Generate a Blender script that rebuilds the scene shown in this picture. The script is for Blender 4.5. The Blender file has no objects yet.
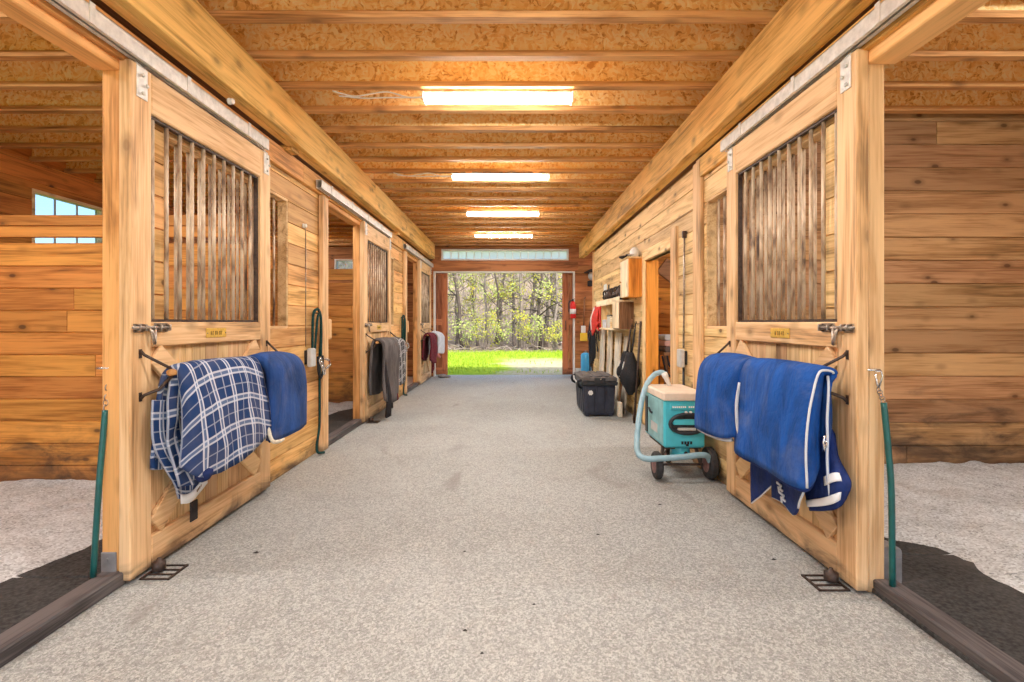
import bpy, bmesh, math, random
from mathutils import Vector, noise
random.seed(7)
PI = math.pi
scene = bpy.context.scene
COL = scene.collection
H = 1.2            # camera height
FPX, VX, VY = 505.0, 511.0, 323.0

# ------------------------------------------------------------------ helpers
class MB:
    def __init__(s): s.v = []; s.f = []; s.uv = None
    def add(s, vs, fs):
        b = len(s.v); s.v.extend([tuple(p) for p in vs]); s.f.extend([tuple(b+i for i in f) for f in fs]); return s
    def box(s, x0, x1, y0, y1, z0, z1):
        if x0 > x1: x0, x1 = x1, x0
        if y0 > y1: y0, y1 = y1, y0
        if z0 > z1: z0, z1 = z1, z0
        return s.add([(x0,y0,z0),(x1,y0,z0),(x1,y1,z0),(x0,y1,z0),(x0,y0,z1),(x1,y0,z1),(x1,y1,z1),(x0,y1,z1)],
              [(0,3,2,1),(4,5,6,7),(0,1,5,4),(1,2,6,5),(2,3,7,6),(3,0,4,7)])
    def hull8(s, bottom, top):      # four bottom points, four top points, same winding
        return s.add(list(bottom)+list(top), [(3,2,1,0),(4,5,6,7),(0,1,5,4),(1,2,6,5),(2,3,7,6),(3,0,4,7)])
    def bar(s, p, q, a, ha, hb):    # box from p to q; a = direction of first half width
        p, q = Vector(p), Vector(q); d = (q-p).normalized()
        a = Vector(a); a = (a - d*a.dot(d)).normalized(); b = d.cross(a)
        c = lambda o: [o-a*ha-b*hb, o+a*ha-b*hb, o+a*ha+b*hb, o-a*ha+b*hb]
        return s.hull8(c(p), c(q))
    def tube(s, pts, r, n=8, cap=True, closed=False):
        pts = [Vector(p) for p in pts]; m = len(pts)
        rs = r if isinstance(r, (list, tuple)) else [r]*m
        vs = []; ref = None
        for i, p in enumerate(pts):
            if closed: d = pts[(i+1) % m] - pts[i-1]
            else: d = pts[min(i+1, m-1)] - pts[max(i-1, 0)]
            if d.length < 1e-9: d = Vector((0,0,1))
            d.normalize()
            if ref is None:
                ref = Vector((0,0,1)) if abs(d.z) < .9 else Vector((1,0,0))
            a = ref - d*ref.dot(d)
            if a.length < 1e-4: a = d.orthogonal()
            a.normalize(); ref = a; b = d.cross(a)
            for k in range(n):
                t = 2*PI*k/n
                vs.append(p + (a*math.cos(t) + b*math.sin(t))*rs[i])
        fs = []
        for i in range(m if closed else m-1):
            j = (i+1) % m
            for k in range(n):
                l = (k+1) % n
                fs.append((i*n+k, i*n+l, j*n+l, j*n+k))
        if cap and not closed:
            fs.append(tuple(range(n-1, -1, -1))); fs.append(tuple(range((m-1)*n, m*n)))
        return s.add(vs, fs)
    def lathe(s, prof, c, axis='Z', n=20):   # prof: (radius, height along axis)
        c = Vector(c); vs = []
        for r, h in prof:
            for k in range(n):
                t = 2*PI*k/n; a, b = r*math.cos(t), r*math.sin(t)
                vs.append(c + Vector({'Z':(a,b,h),'X':(h,a,b),'Y':(b,h,a)}[axis]))
        fs = []; m = len(prof)
        for i in range(m-1):
            for k in range(n):
                l = (k+1) % n
                fs.append((i*n+k, i*n+l, (i+1)*n+l, (i+1)*n+k))
        fs.append(tuple(range(n-1,-1,-1))); fs.append(tuple(range((m-1)*n, m*n)))
        return s.add(vs, fs)
    def ball(s, c, rx, ry, rz, n=12, m=8):
        vs = []; fs = []
        for i in range(m+1):
            ph = PI*i/m
            for k in range(n):
                t = 2*PI*k/n
                vs.append((c[0]+rx*math.sin(ph)*math.cos(t), c[1]+ry*math.sin(ph)*math.sin(t), c[2]+rz*math.cos(ph)))
        for i in range(m):
            for k in range(n):
                l = (k+1) % n
                fs.append((i*n+k, (i+1)*n+k, (i+1)*n+l, i*n+l))
        return s.add(vs, fs)
    def rbox(s, x0, x1, y0, y1, z0, z1, r=.02, axis='Z', n=4):    # box with rounded edges along one axis
        ax = {'Z':(0,1,2),'X':(1,2,0),'Y':(2,0,1)}[axis]
        lim = [(x0,x1),(y0,y1),(z0,z1)]
        (a0,a1),(b0,b1),(h0,h1) = lim[ax[0]], lim[ax[1]], lim[ax[2]]
        ring = []
        for cx, cy, t0 in ((a1-r,b1-r,0),(a0+r,b1-r,PI/2),(a0+r,b0+r,PI),(a1-r,b0+r,1.5*PI)):
            for k in range(n+1):
                t = t0 + PI/2*k/n; ring.append((cx+r*math.cos(t), cy+r*math.sin(t)))
        m = len(ring); vs = []
        for h in (h0, h1):
            for a, b in ring:
                p = [0,0,0]; p[ax[0]] = a; p[ax[1]] = b; p[ax[2]] = h; vs.append(p)
        fs = [(k, (k+1)%m, m+(k+1)%m, m+k) for k in range(m)] + [tuple(range(m-1,-1,-1)), tuple(range(m,2*m))]
        return s.add(vs, fs)
    def grid(s, P, uv=None):
        nu, nv = len(P), len(P[0]); b = len(s.v)
        for row in P: s.v.extend(tuple(p) for p in row)
        for i in range(nu-1):
            for j in range(nv-1):
                s.f.append((b+i*nv+j, b+(i+1)*nv+j, b+(i+1)*nv+j+1, b+i*nv+j+1))
        if uv is not None:
            if s.uv is None: s.uv = []
            for row in uv: s.uv.extend(row)
        return s

def worigin(o):
    v = Vector((0,0,0))
    while o is not None: v += o.location; o = o.parent
    return v

def build(mb, name, mat, parent=None, loc=None, bevel=0, smooth=False, solid=0, sub=0, recalc=True, auto=None):
    org = worigin(parent) if parent else Vector(loc or (0,0,0))
    me = bpy.data.meshes.new(name)
    me.from_pydata([(p[0]-org.x, p[1]-org.y, p[2]-org.z) for p in mb.v], [], mb.f)
    if mb.uv:
        ul = me.uv_layers.new(name='cloth')
        for l in me.loops: ul.data[l.index].uv = mb.uv[l.vertex_index]
    if recalc:
        bm = bmesh.new(); bm.from_mesh(me); bmesh.ops.recalc_face_normals(bm, faces=bm.faces); bm.to_mesh(me); bm.free()
    if smooth: me.polygons.foreach_set('use_smooth', [True]*len(me.polygons))
    me.materials.append(mat)
    o = bpy.data.objects.new(name, me); COL.objects.link(o)
    if parent: o.parent = parent
    else: o.location = org
    if solid:
        m = o.modifiers.new('thickness', 'SOLIDIFY'); m.thickness = solid; m.offset = 0
    if sub:
        m = o.modifiers.new('subdivision', 'SUBSURF'); m.levels = sub; m.render_levels = sub
    if bevel:
        m = o.modifiers.new('bevel', 'BEVEL'); m.width = bevel; m.segments = 1; m.limit_method = 'ANGLE'; m.angle_limit = .7
    return o

def thing(name, label, cat, loc=(0,0,0), group=None):
    o = bpy.data.objects.new(name, None); COL.objects.link(o); o.location = loc; o.empty_display_size = .1
    return tag(o, label, cat, group)
def tag(o, label, cat, group=None, kind=None):
    o['label'] = label; o['category'] = cat
    if group: o['group'] = group
    if kind: o['kind'] = kind
    return o
def struct(mb, name, mat, **k):
    o = build(mb, name, mat, **k)
    if o.parent is None: o['kind'] = 'structure'
    return o
def copy_thing(root, loc, label, group=None):
    r = root.copy(); COL.objects.link(r); r.location = loc; r['label'] = label
    if group: r['group'] = group
    def rec(src, dst):
        for ch in src.children:
            c = ch.copy(); COL.objects.link(c); c.parent = dst; rec(ch, c)
    rec(root, r)
    return r

def cat_rom(pts, n):
    pts = [Vector(p) for p in pts]; m = len(pts)
    if m == 2: return [pts[0].lerp(pts[1], i/(n-1)) for i in range(n)]
    out = []
    for i in range(n):
        t = i/(n-1)*(m-1); k = min(int(t), m-2); f = t-k
        p0 = pts[k-1] if k > 0 else pts[k]*2-pts[k+1]
        p1, p2 = pts[k], pts[k+1]
        p3 = pts[k+2] if k+2 < m else pts[k+1]*2-pts[k]
        out.append(.5*((2*p1)+(p2-p0)*f+(2*p0-5*p1+4*p2-p3)*f*f+(3*p1-p0-3*p2+p3)*f**3))
    return out
def loft(curves, nu=20, nv=30, amp=.0, freq=6.0, seed=0, dirv=(1,0,0), fold=None):
    rows = [cat_rom(c, nv) for c in curves]
    cols = [cat_rom([r[j] for r in rows], nu) for j in range(nv)]
    P = [[cols[j][i] for j in range(nv)] for i in range(nu)]
    UV = []
    dv = Vector(dirv)
    for i in range(nu):
        L = 0; row = []
        for j in range(nv):
            if j: L += (P[i][j]-P[i][j-1]).length
            row.append(L)
        UV.append(row)
    acc = [0.0]*nv; mid = nv//2
    U = [0.0]
    for i in range(1, nu): U.append(U[-1] + (P[i][mid]-P[i-1][mid]).length)
    UV = [[(U[i], UV[i][j]) for j in range(nv)] for i in range(nu)]
    if amp:
        for i in range(nu):
            for j in range(nv):
                q = P[i][j]
                w = noise.noise(Vector((q.y*freq, q.z*freq*.55, seed*7.3)))
                w += .5*noise.noise(Vector((q.y*freq*2.3+5, q.z*freq*1.1, seed*3.1)))
                P[i][j] = q + dv*(amp*w)
    return P, UV

# ------------------------------------------------------------------ materials
class NT:
    def __init__(s, name):
        s.m = bpy.data.materials.new(name); s.m.use_nodes = True
        s.t = s.m.node_tree; s.t.nodes.clear()
        s.out = s.n('ShaderNodeOutputMaterial'); s.b = s.n('ShaderNodeBsdfPrincipled')
        s.l(s.b.outputs[0], s.out.inputs[0])
    def n(s, k): return s.t.nodes.new(k)
    def l(s, a, b): s.t.links.new(a, b)
    def put(s, sock, v):
        if hasattr(v, 'is_output'): s.l(v, sock)
        else: sock.default_value = v
    def math(s, op, a, b=0.0, c=0.0, clamp=False):
        n = s.n('ShaderNodeMath'); n.operation = op; n.use_clamp = clamp
        s.put(n.inputs[0], a); s.put(n.inputs[1], b); s.put(n.inputs[2], c); return n.outputs[0]
    def vec(s, op, a, b):
        n = s.n('ShaderNodeVectorMath'); n.operation = op; s.put(n.inputs[0], a)
        if op == 'SCALE': s.put(n.inputs[3], b)
        else: s.put(n.inputs[1], b)
        return n.outputs[0]
    def mix(s, f, a, b, mode='MIX'):
        n = s.n('ShaderNodeMix'); n.data_type = 'RGBA'; n.blend_type = mode
        s.put(n.inputs[0], f)
        for k, v in ((6, a), (7, b)): s.put(n.inputs[k], (*v, 1) if isinstance(v, tuple) and len(v) == 3 else v)
        return n.outputs[2]
    def noise(s, v, scale=1.0, detail=3.0, dist=0.0, rough=.55):
        n = s.n('ShaderNodeTexNoise'); s.put(n.inputs['Vector'], v); n.inputs['Scale'].default_value = scale
        n.inputs['Detail'].default_value = detail; n.inputs['Distortion'].default_value = dist; n.inputs['Roughness'].default_value = rough
        return n.outputs[0]
    def voro(s, v, scale=1.0, out='Distance', feature='F1'):
        n = s.n('ShaderNodeTexVoronoi'); n.feature = feature; s.put(n.inputs['Vector'], v); n.inputs['Scale'].default_value = scale
        return n.outputs[out]
    def ramp(s, f, stops):
        n = s.n('ShaderNodeValToRGB'); s.l(f, n.inputs[0]); e = n.color_ramp.elements
        while len(e) < len(stops): e.new(.5)
        for i, (p, c) in enumerate(stops): e[i].position = p; e[i].color = (*c, 1) if len(c) == 3 else c
        return n.outputs[0]
    def maprange(s, f, a, b, c=0.0, d=1.0):
        n = s.n('ShaderNodeMapRange'); n.interpolation_type = 'SMOOTHSTEP'; s.l(f, n.inputs[0])
        for i, v in enumerate((a, b, c, d)): n.inputs[i+1].default_value = v
        return n.outputs[0]
    def coord(s, k='Object'): return s.n('ShaderNodeTexCoord').outputs[k]
    def bump(s, h, strength=.3, dist=.01):
        n = s.n('ShaderNodeBump'); n.inputs['Strength'].default_value = strength; n.inputs['Distance'].default_value = dist
        s.l(h, n.inputs['Height']); s.l(n.outputs[0], s.b.inputs['Normal'])
    def fin(s, color=None, rough=.6, metal=0.0, spec=.35):
        if color is not None: s.put(s.b.inputs['Base Color'], (*color, 1) if isinstance(color, tuple) and len(color) == 3 else color)
        s.put(s.b.inputs['Roughness'], rough); s.b.inputs['Metallic'].default_value = metal
        s.b.inputs['Specular IOR Level'].default_value = spec
        return s.m

WC = {}
WOOD = {   # light, dark
    'door':   ((.70,.475,.255), (.56,.335,.155)),
    'wallL':  ((.76,.45,.18), (.58,.30,.095)),
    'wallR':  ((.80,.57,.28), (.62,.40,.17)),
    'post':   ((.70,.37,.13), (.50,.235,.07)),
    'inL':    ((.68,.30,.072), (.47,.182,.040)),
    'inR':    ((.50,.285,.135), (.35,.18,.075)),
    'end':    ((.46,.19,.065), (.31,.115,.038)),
    'beam':   ((.74,.45,.145), (.56,.31,.08)),
    'flange': ((.66,.37,.14), (.45,.22,.07)),
    'tack':   ((.74,.31,.05), (.54,.19,.025)),
    'red':    ((.45,.165,.07), (.30,.095,.038)),
    'pale':   ((.82,.69,.48), (.64,.50,.30)),
    'grey':   ((.64,.58,.48), (.38,.33,.27)),
    'sill':   ((.105,.092,.09), (.042,.037,.038)),
    'dark':   ((.28,.14,.065), (.16,.075,.032)),
}
def wood(kind, axis, dirt=0.0):
    key = (kind, axis, dirt)
    if key in WC: return WC[key]
    lt, dk = WOOD[kind]
    s = NT('%s_wood_%s' % (kind, axis))
    g = s.n('ShaderNodeNewGeometry'); oi = s.n('ShaderNodeObjectInfo')
    isl = g.outputs['Random Per Island']; ra = oi.outputs['Random']
    r = s.math('ADD', isl, ra)
    cx = s.n('ShaderNodeCombineXYZ')
    s.l(s.math('MULTIPLY', r, 37.0), cx.inputs[0]); s.l(s.math('MULTIPLY', r, 53.0), cx.inputs[1]); s.l(s.math('MULTIPLY', r, 29.0), cx.inputs[2])
    co = s.vec('ADD', s.coord(), cx.outputs[0])
    i = 'XYZ'.index(axis)
    def sc(al, ac): v = [ac]*3; v[i] = al; return tuple(v)
    n1 = s.noise(s.vec('MULTIPLY', co, sc(.9, 11)), 1, 4, 1.2)
    n2 = s.noise(s.vec('MULTIPLY', co, sc(3.0, 95)), 1, 3, .3)
    n3 = s.noise(s.vec('MULTIPLY', co, sc(.7, 2.2)), 1, 3, .5)
    f = s.math('ADD', s.math('MULTIPLY', n1, .5), s.math('ADD', s.math('MULTIPLY', n2, .3), s.math('MULTIPLY', n3, .28)))
    deep = tuple(c*.5 for c in dk); hi = tuple(min(1, c*1.12) for c in lt)
    col = s.ramp(f, [(.40, deep), (.48, dk), (.57, lt), (.68, hi)])
    # knots: small dark spots with a softer halo
    vd = s.voro(s.vec('ADD', s.vec('MULTIPLY', co, sc(3.6, 6.5)), s.vec('SCALE', s.n('ShaderNodeTexNoise').outputs[1], .0)), 1.0)
    k1 = s.maprange(vd, .07, .13, 1.0, 0.0); k2 = s.maprange(vd, .10, .30, .5, 0.0)
    col = s.mix(k2, col, tuple(c*.55 for c in dk)); col = s.mix(s.math('MULTIPLY', k1, .8 if kind[:2] in ('in', 'wa', 'en', 'ta') else .35), col, (.10,.045,.02))
    hs = s.n('ShaderNodeHueSaturation')
    s.l(s.maprange(isl, 0, 1, .78, 1.16), hs.inputs['Value']); s.l(s.maprange(s.math('FRACT', s.math('MULTIPLY', isl, 7.3)), 0, 1, .494, .506), hs.inputs['Hue'])
    s.l(col, hs.inputs['Color']); col = hs.outputs[0]
    if dirt:
        wp = g.outputs['Position']; z = s.n('ShaderNodeSeparateXYZ'); s.l(wp, z.inputs[0])
        dn = s.noise(s.vec('MULTIPLY', wp, (2.2, 2.2, 5.5)), 1, 5, .8, .65)
        lv = s.math('ADD', z.outputs[2], s.math('MULTIPLY', s.math('SUBTRACT', dn, .5), 1.3*dirt))
        msk = s.math('MULTIPLY', s.maprange(lv, .05*dirt, .62*dirt, 1.0, 0.0), s.maprange(dn, .30, .62, .95, .45))
        col = s.mix(msk, col, (.075,.045,.03))
    s.bump(f, .25, .004)
    WC[key] = s.fin(col, .62, 0, .3)
    return WC[key]

def make_osb():
    s = NT('oriented_strand_board'); c = s.coord()
    oi = s.n('ShaderNodeObjectInfo'); c = s.vec('ADD', c, s.vec('SCALE', oi.outputs['Location'], 3.7))
    d = s.n('ShaderNodeTexNoise'); s.l(c, d.inputs['Vector']); d.inputs['Scale'].default_value = 9
    w = s.vec('ADD', c, s.vec('SCALE', s.vec('SUBTRACT', d.outputs[1], (.5,.5,.5)), .16))
    v1 = s.voro(s.vec('MULTIPLY', w, (22, 60, 60)), 1, 'Color'); v2 = s.voro(s.vec('MULTIPLY', w, (55, 40, 24)), 1, 'Color')
    bw1 = s.n('ShaderNodeRGBToBW'); s.l(v1, bw1.inputs[0]); bw2 = s.n('ShaderNodeRGBToBW'); s.l(v2, bw2.inputs[0])
    f = s.math('ADD', s.math('MULTIPLY', bw1.outputs[0], .5), s.math('MULTIPLY', bw2.outputs[0], .5))
    f = s.math('ADD', s.math('MULTIPLY', f, .75), s.math('MULTIPLY', s.noise(c, 2.2, 4), .3))
    col = s.ramp(f, [(.28, (.60,.29,.08)), (.42, (.90,.54,.18)), (.58, (.97,.71,.31)), (.76, (.98,.82,.48))])
    s.bump(f, .3, .004)
    return s.fin(col, .7, 0, .2)
OSB = make_osb()

def plain(name, col, rough=.5, metal=0.0, spec=.4, var=.0, vs=20.0, bump=0.0):
    s = NT(name)
    if var:
        f = s.noise(s.coord(), vs, 4)
        c = s.ramp(f, [(.3, tuple(x*(1-var) for x in col)), (.7, tuple(min(1, x*(1+var)) for x in col))])
        if bump: s.bump(f, bump, .003)
        return s.fin(c, rough, metal, spec)
    return s.fin(col, rough, metal, spec)

GALV = plain('galvanised_steel', (.66,.64,.60), .5, .35, .5, .18, 26)
IRON = plain('rusty_black_iron', (.075,.05,.04), .55, .5, .5, .45, 40)
STEEL = plain('worn_steel', (.36,.30,.25), .4, .75, .5, .4, 50)
CHROME = plain('bright_metal', (.72,.72,.72), .25, .95)
BRASS = plain('yellow_brass', (.78,.50,.10), .42, .35, .5, .15, 60)
ENGR = plain('dark_engraving', (.16,.09,.02), .6)
BLACKP = plain('black_plastic', (.028,.030,.036), .45, 0, .4, .25, 18)
TRUNKP = plain('dark_navy_plastic', (.030,.034,.055), .5, 0, .4, .25, 14)
TRUNKL = plain('dusty_grey_plastic', (.13,.115,.11), .6, 0, .3, .35, 12)
RUBBER = plain('black_rubber', (.045,.043,.045), .75, 0, .3, .3, 30, .3)
WHITEP = plain('white_plastic', (.78,.77,.74), .4)
GREYP = plain('light_grey_plastic', (.55,.55,.54), .45, 0, .4, .1, 20)
TEAL = plain('teal_enamel', (.075,.52,.62), .38, 0, .5, .12, 9)
TEALD = plain('faded_teal_side', (.24,.48,.51), .5, 0, .4, .22, 10)
HOSE = plain('pale_blue_hose', (.29,.45,.52), .5, 0, .4, .12, 16)
LIDB = plain('beige_lid', (.80,.66,.53), .5, 0, .35, .14, 9)
TEALP = plain('green_vinyl', (.006,.095,.09), .35, 0, .5, .2, 20)
ROPE = plain('dark_green_rope', (.010,.050,.048), .8, 0, .2, .35, 90)
ROPEK = plain('black_nylon', (.022,.022,.026), .7, 0, .25, .3, 60)
REDC = plain('red_nylon', (.62,.035,.025), .6, 0, .3, .2, 20)
MAROON = plain('maroon_fleece', (.14,.025,.035), .9, 0, .15, .35, 30, .3)
SALMON = plain('salmon_cloth', (.55,.20,.17), .8, 0, .2, .2, 20)
GREYC = plain('charcoal_cloth', (.15,.125,.125), .85, 0, .2, .25, 14, .3)
DGREY = plain('black_lining_cloth', (.035,.03,.032), .85, 0, .2, .25, 20)
LGREYC = plain('pale_grey_cloth', (.58,.60,.64), .85, 0, .2, .15, 14, .2)
REDX = plain('red_paint', (.70,.02,.02), .3)
BLUET = plain('blue_paint', (.06,.36,.66), .35, 0, .4, .1, 12)
WTRIM = plain('white_paint', (.80,.78,.72), .55)
PAPER = plain('white_paper', (.80,.80,.78), .7)
YELL = plain('yellow_bristle', (.80,.55,.05), .8)
CREAM = plain('cream_bristle', (.68,.62,.50), .9, 0, .2, .2, 60, .4)
CONC2 = plain('pale_concrete', (.62,.58,.52), .8, 0, .2, .15, 12)
FELT = plain('black_felt', (.03,.025,.025), .9)
PINKP = plain('pink_pad', (.66,.40,.36), .85)
SILVER = plain('silver_binding', (.62,.66,.72), .5, .1)
REFL = plain('white_reflective_band', (.82,.83,.84), .45)
PORC = plain('white_porcelain', (.85,.83,.78), .2)
BARK = plain('grey_bark', (.20,.16,.135), .9, 0, .1, .4, 9, .4)
BARKD = plain('dark_bark', (.085,.065,.055), .9, 0, .1, .4, 9, .4)
STONE = plain('grey_shoe', (.22,.21,.21), .8, 0, .3, .25, 14, .3)

def make_bars():
    s = NT('rusted_pipe'); c = s.coord()
    f = s.noise(s.vec('MULTIPLY', c, (14, 14, 5)), 1, 5, .5)
    col = s.ramp(f, [(.30, (.10,.065,.05)), (.42, (.38,.27,.18)), (.56, (.66,.53,.38)), (.8, (.78,.68,.54))])
    return s.fin(col, .5, .25, .5)
PIPE = make_bars()

def make_conc():
    s = NT('exposed_aggregate_concrete'); c = s.coord()
    big = s.noise(c, .8, 5, .4); mid = s.noise(c, 5, 4)
    v = s.voro(c, 105, 'Color'); bw = s.n('ShaderNodeRGBToBW'); s.l(v, bw.inputs[0])
    v2 = s.voro(c, 250, 'Color'); bw2 = s.n('ShaderNodeRGBToBW'); s.l(v2, bw2.inputs[0])
    agg = s.math('ADD', s.math('MULTIPLY', bw.outputs[0], .5), s.math('MULTIPLY', bw2.outputs[0], .5))
    base = s.ramp(big, [(.32, (.262,.262,.248)), (.5, (.328,.332,.318)), (.7, (.40,.408,.395))])
    col = s.mix(.55, base, s.ramp(agg, [(.2, (.12,.12,.112)), (.5, (.325,.33,.31)), (.78, (.62,.63,.60))]))
    st = s.maprange(s.noise(s.vec('MULTIPLY', c, (1.6, .8, 1)), 1, 5, 1.0), .60, .74, 0, .55)
    col = s.mix(st, col, (.19,.17,.15))
    col = s.mix(s.maprange(mid, .5, .75, 0, .3), col, (.25,.24,.22))
    s.bump(agg, .35, .004)
    return s.fin(col, .72, 0, .3)
CONC = make_conc()
def make_mat():
    s = NT('rubber_matting'); c = s.coord()
    f = s.noise(c, 60, 4); g = s.noise(c, 2, 4)
    col = s.mix(s.maprange(g, .4, .8, 0, .5), s.ramp(f, [(.3, (.022,.022,.022)), (.7, (.075,.073,.07))]), (.13,.125,.12))
    s.bump(f, .5, .004)
    return s.fin(col, .85, 0, .2)
MATR = make_mat()
def make_shav():
    s = NT('wood_shavings'); c = s.coord()
    v = s.voro(s.vec('MULTIPLY', c, (95, 120, 100)), 1, 'Color'); bw = s.n('ShaderNodeRGBToBW'); s.l(v, bw.inputs[0])
    f = s.math('ADD', s.math('MULTIPLY', bw.outputs[0], .45), s.math('MULTIPLY', s.noise(c, 6, 6, .5, .7), .55))
    col = s.ramp(f, [(.25, (.24,.26,.265)), (.38, (.45,.475,.485)), (.55, (.62,.655,.67)), (.8, (.82,.86,.88))])
    s.bump(f, .9, .02)
    return s.fin(col, .9, 0, .1)
SHAV = make_shav()
def make_ground():
    s = NT('meadow_ground'); c = s.coord()
    sp = s.n('ShaderNodeSeparateXYZ'); s.l(c, sp.inputs[0])
    n = s.noise(c, .6, 4); n2 = s.noise(c, 8, 5)
    gr = s.ramp(n2, [(.3, (.16,.27,.015)), (.7, (.34,.44,.035))])
    dirt = s.ramp(n2, [(.3, (.33,.26,.17)), (.7, (.50,.42,.31))])
    litter = s.ramp(n2, [(.3, (.15,.11,.075)), (.7, (.32,.25,.18))])
    x = s.math('ADD', sp.outputs[0], s.math('MULTIPLY', n, 2.6)); y = s.math('ADD', sp.outputs[1], s.math('MULTIPLY', n, 5.0))
    md = s.math('MULTIPLY', s.maprange(x, .6, 1.6), s.maprange(y, 18.5, 21.5, 1.0, 0.0))
    col = s.mix(s.math('MULTIPLY', md, .85), gr, dirt)
    col = s.mix(s.maprange(y, 24.0, 25.5), col, litter)
    s.bump(n2, .5, .03)
    return s.fin(col, .95, 0, .05)
GROUND = make_ground()
def leaf(name, cols):
    s = NT(name); g = s.n('ShaderNodeNewGeometry')
    st = [(i/(len(cols)-1)*.9+.05, c) for i, c in enumerate(cols)]
    s.l(s.ramp(g.outputs['Random Per Island'], st), s.b.inputs['Base Color'])
    s.b.inputs['Roughness'].default_value = .7; s.b.inputs['Specular IOR Level'].default_value = .15
    tr = s.n('ShaderNodeBsdfTranslucent'); s.l(s.b.inputs['Base Color'].links[0].from_socket, tr.inputs[0])
    mx = s.n('ShaderNodeMixShader'); mx.inputs[0].default_value = .35
    s.l(s.b.outputs[0], mx.inputs[1]); s.l(tr.outputs[0], mx.inputs[2]); s.l(mx.outputs[0], s.out.inputs[0])
    return s.m
LEAFY = leaf('yellow_green_leaves', [(.33,.35,.05), (.50,.47,.08), (.27,.32,.06), (.54,.42,.04)])
LEAFG = leaf('spring_green_leaves', [(.26,.34,.08), (.40,.46,.12), (.50,.50,.20)])
TWIG = leaf('grey_brown_twigs', [(.40,.33,.28), (.28,.22,.18), (.52,.45,.38), (.40,.36,.22)])
GRASSM = leaf('bright_grass_blades', [(.19,.31,.015), (.32,.44,.025), (.42,.49,.045)])

def cloth_mat(name, col, dust=(.42,.38,.36), amt=.25, fine=.12):
    s = NT(name); c = s.coord()
    n = s.noise(c, 3.2, 6, .8, .62); w = s.noise(s.vec('MULTIPLY', c, (9, 9, 3)), 1, 4, .6)
    base = s.ramp(w, [(.32, tuple(x*.62 for x in col)), (.68, tuple(x*1.3 for x in col))])
    cc = s.mix(s.math('MULTIPLY', s.maprange(n, .45, .75), amt), base, dust)
    s.bump(s.math('ADD', s.math('MULTIPLY', s.noise(c, 30, 4), .4), s.noise(s.vec('MULTIPLY', c, (9, 9, 3)), 1, 4, .9)), .55, .03)
    m = s.fin(cc, .78, 0, .25); s.b.inputs['Sheen Weight'].default_value = .0
    return m
BLUE = cloth_mat('royal_blue_canvas', (.006,.070,.31), (.17,.20,.32), .45)
BLUEL = cloth_mat('faded_blue_canvas', (.018,.062,.22), (.22,.20,.26), .35)
NAVY = cloth_mat('navy_lining', (.008,.024,.125), (.06,.07,.12), .2)
GREYCV = cloth_mat('charcoal_canvas', (.115,.10,.10), (.26,.23,.22), .35)

def plaid(name, base, mid, white, p=.135, q=.10):
    s = NT(name); uv = s.n('ShaderNodeUVMap'); uv.uv_map = 'cloth'
    sp = s.n('ShaderNodeSeparateXYZ'); s.l(uv.outputs[0], sp.inputs[0])
    def bands(x, per):
        f = s.math('FRACT', s.math('DIVIDE', x, per))
        d = lambda c: s.math('ABSOLUTE', s.math('SUBTRACT', f, c))
        broad = s.maprange(d(.5), .10, .13, 1, 0)
        l1 = s.maprange(d(.41), .022, .045, 1, 0); l2 = s.maprange(d(.59), .022, .045, 1, 0); l3 = s.maprange(d(.0), .015, .03, .55, 0); l4 = s.maprange(d(1.0), .015, .03, .55, 0)
        return broad, s.math('MAXIMUM', s.math('MAXIMUM', l1, l2), s.math('MAXIMUM', l3, l4))
    bu, lu = bands(sp.outputs[0], p); bv, lv = bands(sp.outputs[1], q)
    c = s.mix(s.math('MULTIPLY', s.math('ADD', bu, bv), .5), base, mid)
    c = s.mix(s.math('MULTIPLY', s.math('MAXIMUM', lu, s.math('MULTIPLY', lv, .8)), .85), c, white)
    c = s.mix(s.math('MULTIPLY', s.maprange(s.noise(s.coord(), 4, 4), .4, .75), .18), c, (.30,.26,.25))
    s.bump(s.noise(s.coord(), 30, 3), .2, .004)
    return s.fin(c, .85, 0, .2)
PLAID = plaid('blue_white_plaid', (.013,.043,.145), (.17,.24,.40), (.68,.70,.77), .148, .150)
PLAIDG = plaid('grey_white_plaid', (.045,.045,.05), (.16,.16,.17), (.60,.58,.58), .17, .16)

def emis(name, col, st):
    m = bpy.data.materials.new(name); m.use_nodes = True; t = m.node_tree; t.nodes.clear()
    e = t.nodes.new('ShaderNodeEmission'); e.inputs[0].default_value = (*col, 1); e.inputs[1].default_value = st
    o = t.nodes.new('ShaderNodeOutputMaterial'); t.links.new(e.outputs[0], o.inputs[0]); return m
TUBE = emis('lit_tube_lens', (1.0,.98,.95), 56.0)
def glassmat():
    s = NT('window_glass')
    tr = s.n('ShaderNodeBsdfTransparent'); gl = s.n('ShaderNodeBsdfGlossy'); gl.inputs['Roughness'].default_value = .03
    tr.inputs[0].default_value = (.66,.73,.78,1)
    mx = s.n('ShaderNodeMixShader'); mx.inputs[0].default_value = .06
    s.l(tr.outputs[0], mx.inputs[1]); s.l(gl.outputs[0], mx.inputs[2]); s.l(mx.outputs[0], s.out.inputs[0])
    return s.m
GLASS = glassmat()
def frosted():
    s = NT('frosted_panel'); tr = s.n('ShaderNodeBsdfTranslucent'); tr.inputs[0].default_value = (.86,.90,.92,1)
    tp = s.n('ShaderNodeBsdfTransparent'); mx = s.n('ShaderNodeMixShader'); mx.inputs[0].default_value = .35
    s.l(tr.outputs[0], mx.inputs[1]); s.l(tp.outputs[0], mx.inputs[2]); s.l(mx.outputs[0], s.out.inputs[0]); return s.m
FROST = frosted()

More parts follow.
